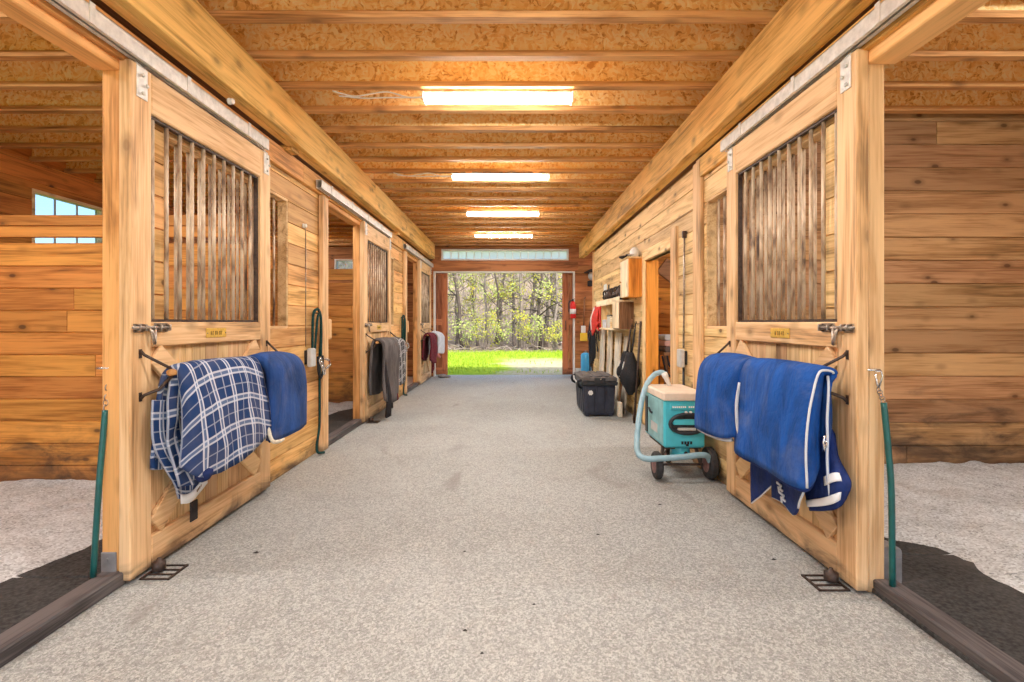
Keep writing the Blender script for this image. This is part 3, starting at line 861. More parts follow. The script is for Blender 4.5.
# plaid, near left door
c = [prof(2.43, .52, .975, .50, .135, 2.47, 2.42, bulge=.2), prof(2.425, .50, .992, .44, .20, 2.50, 2.41, bulge=.1), prof(2.52, .48, .997, .425, .222, 2.58, 2.50, bulge=.15), prof(2.75, .46, .998, .43, .23, 2.79, 2.72, bulge=.3), prof(2.95, .46, .992, .465, .232, 2.97, 2.92, bulge=.4), prof(3.14, .5, .985, .505, .225, 3.16, 3.12, bulge=.5)]
t, P = hang('horse_blanket', 'blue and white plaid blanket folded over the bar of the nearest left door', 'blankets on the nearest left door', -1, FL, c, PLAID, amp=.022, freq=6, seed=2, solid=.02)
# lower fold bulging under the front, and the hanging inner corner with its white hem
c2 = [[(-FL+.10+.02*i, 2.43+.03*i, .99-.0*i), (-FL+.105, 2.40+.035*i, .75), (-FL+.09, 2.43+.04*i, .60), (-FL+.12, 2.47+.045*i, .40-.01*i)] for i in range(3)]
sheet(t, 'inner_fold', -1, c2, PLAID, .02, 8, 3, .012)
xx = -1.672
hem0 = [onx(154, 400, xx), onx(152, 440, xx), onx(166, 470, xx), onx(180, 499, xx)]
hem1 = [onx(176, 400, xx), onx(180, 440, xx), onx(190, 470, xx), onx(190, 496, xx+.01)]
hem2 = [onx(200, 400, xx), onx(204, 440, xx), onx(206, 465, xx), onx(205, 478, xx+.02)]
_, Q = sheet(t, 'hanging_corner', -1, [hem0, hem1, hem2], PLAID, .014, 9, 4, .010)
hm = [r[-1] for r in Q]
m = MB(); m.grid([[p+Vector((.012,0,.022)), p+Vector((.014,0,-.026))] for p in hm]); hb = build(m, 'white_hem', REFL, t, smooth=True, solid=.006, recalc=False); hb['label'] = 'white hem band with a small dark mark'
m = MB(); pm = hm[13]
for i in range(5): m.box(pm.x+.0178, pm.x+.0195, pm.y+i*.011-.01, pm.y+i*.011-.004, pm.z-.006+i*.005, pm.z+.008+i*.005)
build(m, 'hem_mark', ENGR, hb)
m = MB(); q = onx(194, 512, -1.70); m.box(q[0]-.006, q[0]+.004, q[1]-.03, q[1]+.03, q[2]-.045, q[2]+.06); build(m, 'strap_end', DGREY, t, bevel=.003)
# lumpy bottom fold
lp = [(-FL+.19, 2.52+i*.05, .43+.008*math.sin(i*1.7)+i*.006) for i in range(10)]
build(MB().tube(cat_rom(lp, 26), [.030+.008*math.sin(i*.9) for i in range(26)], 10), 'rolled_edge', NAVY, t, smooth=True)
# faded blue, near left door
c = [prof(3.15, .50, .975, .462, .235), prof(3.30, .50, .985, .462, .26), prof(3.48, .52, .98, .468, .262), prof(3.61, .52, .965, .475, .245, 3.63)]
t, P = hang('horse_blanket', 'faded blue canvas blanket on the far half of the nearest left door bar', 'blankets on the nearest left door', -1, FL, c, BLUEL, amp=.012, freq=5, seed=5, solid=.05, trim=NAVY, trim_edges='o', trim_r=.009)
m = MB(); m.tube(cat_rom([(-FL+.235, 3.125, .56), (-FL+.25, 3.122, .50), (-FL+.262, 3.14, .462), (-FL+.268, 3.20, .450), (-FL+.272, 3.27, .452)], 14), [.004]+[.012]*12+[.004], 8); build(m, 'lining_fold', CREAM, t, smooth=True)
# royal blue, near right door (near half)
c = [prof(2.275, .50, .975, .56, .150, 2.262, 2.40, inn=.085, bulge=.2), prof(2.250, .50, .990, .475, .215, 2.228, 2.36, inn=.085, bulge=.12), prof(2.31, .5, .996, .462, .238, 2.29, 2.40, inn=.07, bulge=.2), prof(2.50, .5, 1.0, .464, .240, bulge=.35), prof(2.72, .5, .997, .462, .236, bulge=.45), prof(2.93, .5, .985, .455, .225, bulge=.5)]
t, P = hang('horse_blanket', 'royal blue blanket with silver binding on the near half of the right door bar', 'blankets on the right door', 1, FR, c, BLUE, amp=.012, freq=4.5, seed=7, solid=.024, trim=None)
build(MB().tube([q+Vector((-.014,-.012,0)) for q in P[5][14:]], .0055, 6), 'binding', SILVER, t, smooth=True)
build(MB().tube([r[-1]+Vector((0,0,-.006)) for r in P], .009, 6), 'binding', NAVY, t, smooth=True)
c3 = [[(FR-.118+.035*i, 2.248+.045*i, .965), (FR-.125+.035*i, 2.238+.045*i, .8), (FR-.125+.035*i, 2.228+.045*i, .62), (FR-.115+.035*i, 2.225+.045*i, .40)] for i in range(3)]
_, Q = sheet(t, 'inner_fold', 1, c3, BLUE, .012, 8, 8, .014)
build(MB().tube(Q[0], .006, 6), 'binding', SILVER, t, smooth=True)
# hanging lining, right part
XA = 1.455
r0 = [onx(806, 440, XA-.06), onx(808, 468, XA-.06), onx(806, 492, XA-.06), onx(811, 511, XA-.06)]
r1 = [onx(818, 430, XA-.03), onx(822, 462, XA-.04), onx(824, 488, XA-.05), onx(825, 511, XA-.05)]
r2 = [onx(829, 428, XA+.01), onx(834, 458, XA-.02), onx(838, 483, XA-.04), onx(838, 508, XA-.04)]
r3 = [onx(834, 434, XA+.03), onx(840, 462, XA+.01), onx(851, 483, XA+.02), onx(846, 498, XA+.0)]
_, Q = sheet(t, 'lining', 1, [r0, r1, r2, r3], NAVY, .006, 12, 9, .012, 22, 26)
build(MB().tube([p+Vector((-.005,0,0)) for p in Q[-1][:14]], .006, 6), 'binding', SILVER, t, smooth=True)
def band(Q, j0, j1, i0, i1, nm, dx):
    m = MB(); m.grid([[Q[i][j]+Vector((dx, -.006, 0)) for j in range(j0, j1+1)] for i in range(i0, i1+1)])
    return build(m, nm, REFL, t, smooth=True, solid=.005, recalc=False)
band(Q, 13, 16, 8, 21, 'reflective_band', -.012); bb = band(Q, 20, 23, 0, 17, 'reflective_band', -.012)
# hanging lining, left part
XB = 1.40
l0 = [onx(751, 455, XB), onx(751, 480, XB), onx(752, 503, XB)]
l1 = [onx(766, 455, XB), onx(766, 478, XB), onx(766, 491, XB)]
l2 = [onx(780, 458, XB), onx(780, 470, XB), onx(780, 478, XB)]
_, Q2 = sheet(t, 'lining', 1, [l0, l1, l2], NAVY, .006, 12, 10, .010)
build(MB().tube([r[-1] for r in Q2], .0055, 6), 'binding', SILVER, t, smooth=True)
XC = 1.375
l0 = [onx(772, 470, XC), onx(772, 484, XC), onx(772, 497, XC)]
l1 = [onx(785, 470, XC), onx(785, 488, XC), onx(784, 503, XC)]
l2 = [onx(795, 472, XC-.02), onx(795, 495, XC-.02), onx(793, 515, XC-.02)]
l3 = [onx(806, 470, XC-.05), onx(804, 487, XC-.05), onx(798, 508, XC-.04)]
_, Q3 = sheet(t, 'lining', 1, [l0, l1, l2, l3], NAVY, .006, 12, 11, .010)
build(MB().tube([r[-1] for r in Q3[:13]], .0055, 6), 'binding', SILVER, t, smooth=True)
build(MB().tube([p for p in Q3[-1]], .0055, 6), 'binding', SILVER, t, smooth=True)
# pale embroidered mark on the lining
m = MB(); a = Vector(onx(779, 484, XC-.018)); b = Vector(onx(783, 499, XC-.018))
for i in range(4):
    q = a.lerp(b, i/3); m.bar(q+Vector((0,.022,.002)), q+Vector((0,-.022,-.004)), (1,0,0), .003, .005)
    m.bar(q+Vector((0,.018 if i % 2 else -.018,.002)), q+Vector((0,.010 if i % 2 else -.010,-.022)), (1,0,0), .003, .004)
build(m, 'embroidered_mark', SILVER, t)
for px, py in ((816, 450), (825, 447)):
    q = Vector(onx(px, py, XA-.085)); m = MB(); m.tube([q+Vector((0,0,.05)), q+Vector((-.004,.006,.02)), q+Vector((-.004,-.004,-.005)), q+Vector((0,.012,-.02)), q+Vector((.004,.008,.01))], .0055, 6); m.tube([q+Vector((0,.014*math.cos(k*PI/4),.014*math.sin(k*PI/4)+.012)) for k in range(8)], .0035, 5, closed=True)
    build(m, 'clip', CHROME, t, smooth=True)
# royal blue, right door (far half)
c = [prof(2.90, .56, .975, .545, .22, bulge=.6), prof(3.02, .52, .982, .515, .258, bulge=.7), prof(3.22, .52, .985, .505, .275, bulge=.75), prof(3.40, .52, .972, .505, .270, 3.38, bulge=.75), prof(3.50, .54, .93, .53, .22, 3.45, bulge=.7), prof(3.52, .56, .90, .60, .15, 3.48, bulge=.5)]
t, P = hang('horse_blanket', 'rolled royal blue blanket on the far half of the right door bar, above teal vacuum', 'blankets on the right door', 1, FR, c, BLUE, amp=.010, freq=4.5, seed=12, solid=.05)
build(MB().tube([r[-1]+Vector((0,0,-.012)) for r in P[2:-2]], .011, 6), 'binding', LGREYC, t, smooth=True)
e = [r for r in P[0]]
m = MB()
for k, dd in ((0, .0), (1, .022)):
    q = [(FR-.215+dd, 2.885-.012*k, .86-.03*k), (FR-.235+dd, 2.88, .74), (FR-.23+dd, 2.878, .60), (FR-.205+dd, 2.88, .555), (FR-.18+dd, 2.885, .60), (FR-.175+dd, 2.89, .72)]
    m.tube(cat_rom(q, 16), .010, 6)
build(m, 'folded_layers', LGREYC, t, smooth=True)
# charcoal and grey plaid, second left door
b = doorsL[1]
c = [prof(b+.10, .33, 1.0, .26, .20, b+.14), prof(b+.35, .3, 1.005, .20, .235, b+.36), prof(b+.60, .3, 1.0, .22, .24, b+.60), prof(b+.80, .33, .99, .30, .225, b+.80)]
t, P = hang('horse_blanket', 'charcoal blanket with black straps over the second left door bar', 'blankets on the second left door', -1, FL, c, GREYCV, amp=.03, freq=5, seed=14, solid=.03)
m = MB(); m.tube([(-FL+.20, b+.22, .62), (-FL+.24, b+.24, .30), (-FL+.22, b+.26, .06), (-FL+.19, b+.25, .03)], [.02,.03,.04,.012], 8); m.tube([(-FL+.22, b+.42, .30), (-FL+.22, b+.44, .12)], .02, 6)
build(m, 'hanging_strap', DGREY, t, smooth=True)
m = MB(); m.tube([(-FL+.245, b+.23, .36), (-FL+.255, b+.26, .34), (-FL+.255, b+.25, .29)], .006, 5); build(m, 'buckle', CHROME, t, smooth=True)
m = MB(); m.tube([(-FL+.12, b+.13, .99), (-FL+.19, b+.15, .94), (-FL+.215, b+.17, .60), (-FL+.21, b+.18, .34)], .016, 6); build(m, 'black_lining', DGREY, t, smooth=True)
m = MB(); m.tube([(-FL+.235, b+.62, .26), (-FL+.22, b+.72, .2), (-FL+.20, b+.76, .23)], .03, 8); build(m, 'maroon_lining', MAROON, t, smooth=True)
c = [prof(b+.82, .45, .99, .36, .225), prof(b+1.05, .4, .99, .37, .25), prof(b+1.25, .45, .97, .42, .23, b+1.27)]
t, P = hang('horse_blanket', 'grey plaid blanket with white stripes at the far end of the second left door bar', 'blankets on the second left door', -1, FL, c, PLAIDG, amp=.02, freq=6, seed=15, solid=.03)
# maroon and pale grey, farthest left door
b = doorsL[2]
c = [prof(b+.08, .5, .99, .48, .19), prof(b+.38, .45, 1.0, .40, .23), prof(b+.66, .5, .985, .52, .22)]
t, P = hang('horse_blanket', 'maroon fleece blanket over the farthest left door bar', 'blankets on the farthest left door', -1, FL, c, MAROON, amp=.03, freq=6, seed=16, solid=.03)
m = MB(); m.tube([(-FL+.2, b+.35, .46), (-FL+.19, b+.38, .30), (-FL+.17, b+.37, .20)], [.02,.03,.015], 6); build(m, 'hanging_strap', MAROON, t, smooth=True)
c = [prof(b+.68, .55, 1.0, .58, .25), prof(b+.95, .55, 1.02, .56, .31), prof(b+1.24, .58, 1.0, .60, .30)]
t, P = hang('horse_blanket', 'light grey blanket with salmon lining nearest the far opening, on the left', 'blankets on the farthest left door', -1, FL, c, LGREYC, amp=.015, freq=5, seed=17, solid=.03)
m = MB(); m.tube([(-FL+.2, b+.70, .60), (-FL+.25, b+.69, .52), (-FL+.27, b+.74, .50)], .03, 8); build(m, 'salmon_lining', SALMON, t, smooth=True)

# ------------------------------------------------------------------ lead ropes and halters on the left wall
def lead_rope(y, lab, big=True):
    x = -WL+.03
    t = thing('lead_rope', lab, 'lead rope', (x, y, .6))
    if big:
        lp = [(x, y-.10, .92), (x+.01, y-.12, 1.15), (x+.01, y-.10, 1.28), (x+.012, y-.03, 1.325), (x+.012, y+.04, 1.30), (x+.012, y+.075, 1.2), (x+.012, y+.05, .95), (x+.014, y+.02, .80)]
        build(MB().tube(cat_rom(lp, 40), .0125, 8), 'rope_loop', ROPE, t, smooth=True)
        lp = [(x+.01, y-.07, .92), (x+.03, y-.09, 1.12), (x+.03, y-.05, 1.26), (x+.03, y+.01, 1.27), (x+.03, y+.035, 1.12), (x+.03, y+.02, .9)]
        build(MB().tube(cat_rom(lp, 30), .011, 8), 'rope_loop', ROPE, t, smooth=True)
        lp = [(x+.014, y+.03, .85), (x+.016, y+.03, .5), (x+.016, y+.02, .25), (x+.016, y-.04, .10), (x+.03, y-.05, .035), (x+.06, y+.02, .016)]
        build(MB().tube(cat_rom(lp, 40), .012, 8), 'rope_tail', ROPE, t, smooth=True)
    m = MB()
    for k in range(4): m.tube([(x+.05, y-.04+.03*k+.024*math.cos(a*PI/4), .86-.035*k+.03*math.sin(a*PI/4)) for a in range(8)], .008, 5, closed=True)
    build(m, 'snap_chain', CHROME, t, smooth=True)
    build(MB().tube([(x+.045, y+.08, .87), (x+.06, y+.15, .85), (x+.065, y+.17, .81), (x+.05, y+.10, .78)], .011, 6), 'bit', CHROME, t, smooth=True)
    m = MB(); m.tube(cat_rom([(x+.03, y-.05, .9), (x+.035, y-.05, .78), (x+.035, y+.0, .70), (x+.035, y+.06, .76), (x+.03, y+.06, .9)], 20), .012, 6); build(m, 'strap', ROPEK, t, smooth=True)
    m = MB(); m.tube([(x-.03, y-.02, 1.29), (x+.03, y-.02, 1.29), (x+.035, y-.02, 1.32)], .006, 6); build(m, 'hook', IRON, t, smooth=True)
lead_rope(4.60, 'green rope loop with metal snaps hanging on the wall before the second left doorway')
lead_rope(4.60+PER, 'dark green rope loop hanging on the wall before the third left doorway')
def outlet(x, y, z, s, lab, cover=GREYP):
    t = thing('outlet_box', lab, 'electrical box', (x, y, z))
    build(MB().rbox(x, x-s*.028, y-.042, y+.042, z-.062, z+.062, .01, 'X'), 'back_box', BLACKP, t)
    build(MB().rbox(x-s*.028, x-s*.065, y-.055, y+.055, z-.085, z+.078, .016, 'X'), 'cover', cover, t, bevel=.006)
    return t
outlet(-WL, 4.44, .90, -1, 'light grey weatherproof outlet box beside the green rope on the left wall')
bx = outlet(WR, 4.58, .885, 1, 'light grey outlet box with conduit on the right wall behind the teal vacuum')
m = MB(); m.tube([(WR-.02, 4.58, .97), (WR-.02, 4.565, 1.5), (WR-.02, 4.56, 1.97)], .009, 6); build(m, 'conduit', STEEL, bx, smooth=True)
m = MB(); m.tube([(WR-.02, 4.58, .80), (WR-.02, 4.58, .30)], .011, 6); build(m, 'conduit', BLACKP, bx, smooth=True)
m = MB(); m.box(WR-.0, WR-.035, 4.55, 4.58, 1.97, 2.03); build(m, 'conduit_clip', IRON, bx)
def insul(x, y, z, s, lab):
    m = MB(); m.lathe([(.006, 0), (.018, .004), (.020, .016), (.010, .020), (.018, .026), (.016, .036), (.006, .04)], (x, y, z), 'X', 12)
    o = build(m, 'insulator', PORC, loc=(x, y, z), smooth=True)
    tag(o, lab, 'insulator')
insul(-1.70, 3.03, 2.53, -1, 'small white porcelain knob above the nearest left door track')
insul(-WL-.001, 4.36, 2.04, -1, 'small white porcelain knob on the left wall above the lead rope')
m = MB(); m.tube([(-WL+.004, 4.42, 1.98), (-WL+.004, 4.42, .99)], .004, 5); m.tube([(-WL+.004, 4.42, 1.98), (-WL+.02, 4.36, 2.04)], .003, 5)
tag(build(m, 'wire', STEEL, loc=(-WL, 4.42, 1.0), smooth=True), 'thin wire running down the left wall to the outlet box', 'cable')

# ------------------------------------------------------------------ stall guards (vinyl covered chains)
def guard(top, bot, hook, lab):
    t = thing('stall_guard', lab, 'stall chain', bot)
    top, bot, hook = Vector(top), Vector(bot), Vector(hook)
    mid = top.lerp(bot, .5) + Vector((.006, -.012, 0))
    build(MB().tube(cat_rom([top, top.lerp(bot,.25)+Vector((.004,-.008,0)), mid, bot], 20), .0125, 10), 'cover_tube', TEALP, t, smooth=True)
    m = MB(); nl = 5
    for i in range(nl):
        c = hook.lerp(top, (i+.5)/nl); a = .011
        ax = Vector((1,0,0)) if i % 2 else Vector((0,1,0)); L = (hook-top).length/nl*.62
        m.tube([c + ax*a*math.cos(k*PI/4) + Vector((0,0,1))*L*math.sin(k*PI/4) for k in range(8)], .003, 5, closed=True)
    build(m, 'chain', STEEL, t, smooth=True)
    m = MB(); m.tube([hook+Vector((-.012,0,.07)), hook+Vector((.012,0,.075)), hook+Vector((.018,0,.05)), hook+Vector((.002,0,0)), hook+Vector((-.004,0,.01)), hook+Vector((-.012,0,.06))], .0045, 6)
    m.tube([hook+Vector((-.05,.0,.078)), hook+Vector((.008,0,.078))], .005, 6)
    build(m, 'snap_hook', CHROME, t, smooth=True)
    m = MB(); m.tube([bot+Vector((.012*math.cos(k*PI/4),0,-.008+.014*math.sin(k*PI/4))) for k in range(8)], .004, 5, closed=True); build(m, 'end_ring', IRON, t, smooth=True)
guard((-1.862, 2.318, .80), (-1.872, 2.262, .062), (-1.856, 2.322, .915), 'dark green covered chain hanging from the left doorway post')
guard((1.635, 2.215, .851), (1.650, 2.185, .062), (1.618, 2.225, .915), 'green covered chain hanging from a snap hook on the right doorway post')
m = MB(); m.rbox(1.668, 1.775, 2.29, 2.37, .0, .185, .03, 'Y'); m.box(1.67, 1.77, 2.285, 2.29, .0, .14)
tag(build(m, 'post_shoe', STONE, loc=(1.72, 2.33, 0), bevel=.008), 'grey rounded metal shoe at the foot of the right doorway post', 'post base')
m = MB(); m.box(-1.807, -1.878, 2.310, 2.3175, 0.004, .15); m.lathe([(.008, 0), (.008, .006)], (-1.845, 2.306, .12), 'Y', 8)
tag(build(m, 'kick_plate', STONE, loc=(-1.84, 2.32, 0), bevel=.003), 'worn steel plate at the foot of the left doorway post', 'post base')

# ------------------------------------------------------------------ lights
def tube_light(y, lab, cord=True, x=-.07, L=1.11):
    t = thing('tube_light', lab, 'ceiling light', (x, y, JZ-.04), 'tube lights under the joists' if abs(x) < 1 else 'added tube lights out of view')
    x0, x1 = x-L/2, x+L/2; zt = JZ-.022
    m = MB(); m.hull8([(x0+.01,y-.05,zt-.026),(x1-.01,y-.05,zt-.026),(x1-.01,y+.05,zt-.026),(x0+.01,y+.05,zt-.026)], [(x0+.01,y-.045,zt),(x1-.01,y-.045,zt),(x1-.01,y+.045,zt),(x0+.01,y+.045,zt)])
    build(m, 'housing', WHITEP, t)
    m = MB(); R = []
    for i in (0, 1):
        R.append([Vector(((x0+.012) if i == 0 else (x1-.012), y-.060*math.cos(-.10+(PI+.2)*k/12), zt-.030-.024*math.sin(-.10+(PI+.2)*k/12))) for k in range(13)])
    m.grid(R); build(m, 'lens', TUBE, t, smooth=True)
    for xe in (x0, x1-.012):
        m = MB(); m.box(xe, xe+.012, y-.063, y+.063, zt-.055, zt); build(m, 'end_cap', WHITEP, t, bevel=.003)
    for xe in (x-L*.36, x+L*.33):
        m = MB(); m.box(xe, xe+.07, y-.03, y+.03, zt, JZ+.001); build(m, 'mounting_block', wood('flange', 'X'), t)
    if cord:
        lp = [(x0+.02, y, zt-.015), (x0-.10, y-.02, zt-.03), (x0-.25, y-.03, zt+.005), (x0-.38, y-.05, zt-.02), (x0-.5, y-.03, zt-.025), (x0-.64, y-.06, zt+.0)]
        build(MB().tube(cat_rom(lp, 30), .0055, 5), 'cord', WHITEP, t, smooth=True)
        lp = [(x0+.02, y+.02, zt-.01), (x0-.12, y+.02, zt-.012), (x0-.28, y+.0, zt-.022), (x0-.45, y+.03, zt-.012), (x0-.62, y+.02, zt+.0)]
        build(MB().tube(cat_rom(lp, 30), .0055, 5), 'cord', WHITEP, t, smooth=True)
    return t
for i, (y, x, lab) in enumerate(((3.667, -.094, 'nearest of the four lit white tube lights above the aisle'), (5.64, -.117, 'second lit white tube light above the aisle, with white cord'),
        (7.55, -.12, 'third lit white tube light above the aisle'), (9.46, -.135, 'farthest lit white tube light, just before the transom'))):
    tube_light(y, lab, i < 2, x, 1.085)
tube_light(1.78, 'added unseen tube light over the aisle before the nearest left door', False)  # added above the frame to brighten the near aisle
tube_light(-.18, 'added unseen tube light over the aisle near the open rear end', False)  # added behind the camera as extra aisle light
tube_light(1.95, 'added unseen tube light over the left stall', False, -3.3, 1.35)  # added out of view to light the left stall
tube_light(2.1, 'added unseen tube light over the right stall', False, 3.2, 1.3)  # added out of view to light the right stall boards
tube_light(5.6, 'added unseen tube light over the second left stall', False, -2.4, .6)  # short extra lamp, tucked out of sight behind the wall
tube_light(10.0, 'added unseen tube light over the third left stall', False, -4.2, .6)  # another extra lamp kept out of sight
tube_light(5.05, 'added unseen tube light inside the tack room', False, 2.9)  # added fill for the tack room, not visible from the aisle
tube_light(10.3, 'added unseen tube light in the alcove beside the far opening', False, 3.2)  # added fill for the alcove, out of view

# ------------------------------------------------------------------ storage trunk
def trunk():
    x0, x1, y0, y1 = .925, 1.335, 6.45, 7.22
    t = thing('storage_trunk', 'dark navy plastic storage trunk with grey lid on the floor by the right wall', 'trunk', ((x0+x1)/2, (y0+y1)/2, 0))
    m = MB(); m.hull8([(x0+.02,y0+.02,.02),(x1-.02,y0+.02,.02),(x1-.02,y1-.02,.02),(x0+.02,y1-.02,.02)], [(x0,y0,.40),(x1,y0,.40),(x1,y1,.40),(x0,y1,.40)])
    for i in range(3):
        xa = x0+.045+i*.125; m.hull8([(xa+.005,y0+.006,.05),(xa+.10,y0+.006,.05),(xa+.10,y0+.03,.05),(xa+.005,y0+.03,.05)], [(xa,y0-.012,.385),(xa+.105,y0-.012,.385),(xa+.105,y0+.02,.385),(xa,y0+.02,.385)])
    for i in range(4):
        ya = y0+.06+i*.17; m.hull8([(x0+.006,ya+.01,.05),(x0+.03,ya+.01,.05),(x0+.03,ya+.12,.05),(x0+.006,ya+.12,.05)], [(x0-.012,ya,.385),(x0+.02,ya,.385),(x0+.02,ya+.13,.385),(x0-.012,ya+.13,.385)])
    for xa, ya in ((x0+.03, y0+.03), (x1-.08, y0+.03), (x0+.03, y1-.08), (x1-.08, y1-.08)): m.box(xa, xa+.05, ya, ya+.05, 0, .03)
    build(m, 'tub', TRUNKP, t, bevel=.008)
    m = MB(); m.box(x0-.025, x1+.025, y0-.025, y1+.025, .40, .455); build(m, 'rim', BLACKP, t, bevel=.012)
    m = MB(); m.box(x0-.02, x1+.02, y0-.02, y1+.02, .455, .505); 
    for i in range(3): m.box(x0+.03+i*.125, x0+.03+i*.125+.10, y0+.05, y1-.05, .505, .522)
    m.box(x0-.0, x0+.09, y0-.025, y0+.03, .46, .515); m.box(x1-.09, x1, y0-.025, y0+.03, .46, .515)
    build(m, 'lid', TRUNKL, t, bevel=.012)
    m = MB(); m.box((x0+x1)/2-.07, (x0+x1)/2+.07, y0-.036, y0-.02, .425, .50); la = build(m, 'latch', BLACKP, t, bevel=.006)
    build(MB().lathe([(.009, 0), (.009, .006)], ((x0+x1)/2+.01, y0-.042, .487), 'Y', 8), 'latch_rivet', CHROME, la)
    for ya in (y0+.02, y1-.10):
        m = MB(); m.tube([(x0-.02, ya, .47), (x0-.06, ya+.01, .46), (x0-.065, ya+.04, .42), (x0-.05, ya+.07, .38), (x0-.01, ya+.08, .36)], .018, 8); build(m, 'side_clip', BLACKP, t, smooth=True)
    m = MB(); m.tube([(x0-.04, y0+.10, .46), (x0-.05, y0+.25, .42), (x0-.05, y1-.25, .42), (x0-.04, y1-.1, .46)], .011, 6); build(m, 'handle', GREYP, t, smooth=True)
    m = MB(); c = (x0+.09, y0-.018, .31); vs = []; 
    for k in range(16):
        r = .034 if k % 2 else .027; vs.append((c[0]+r*math.cos(k*PI/8), c[1], c[2]+r*math.sin(k*PI/8)))
    m.add(vs + [(v[0], v[1]+.012, v[2]) for v in vs], [tuple(range(16)), tuple(range(31,15,-1))] + [(k, (k+1)%16, 16+(k+1)%16, 16+k) for k in range(16)])
    st = build(m, 'sticker', WHITEP, t); st['label'] = 'round white sticker'
    m = MB(); m.tube([(c[0]+.013*math.cos(k*PI/4), c[1]-.001, c[2]+.013*math.sin(k*PI/4)) for k in range(8)], .003, 4, closed=True); build(m, 'sticker_emblem', GREYP, st)
trunk()

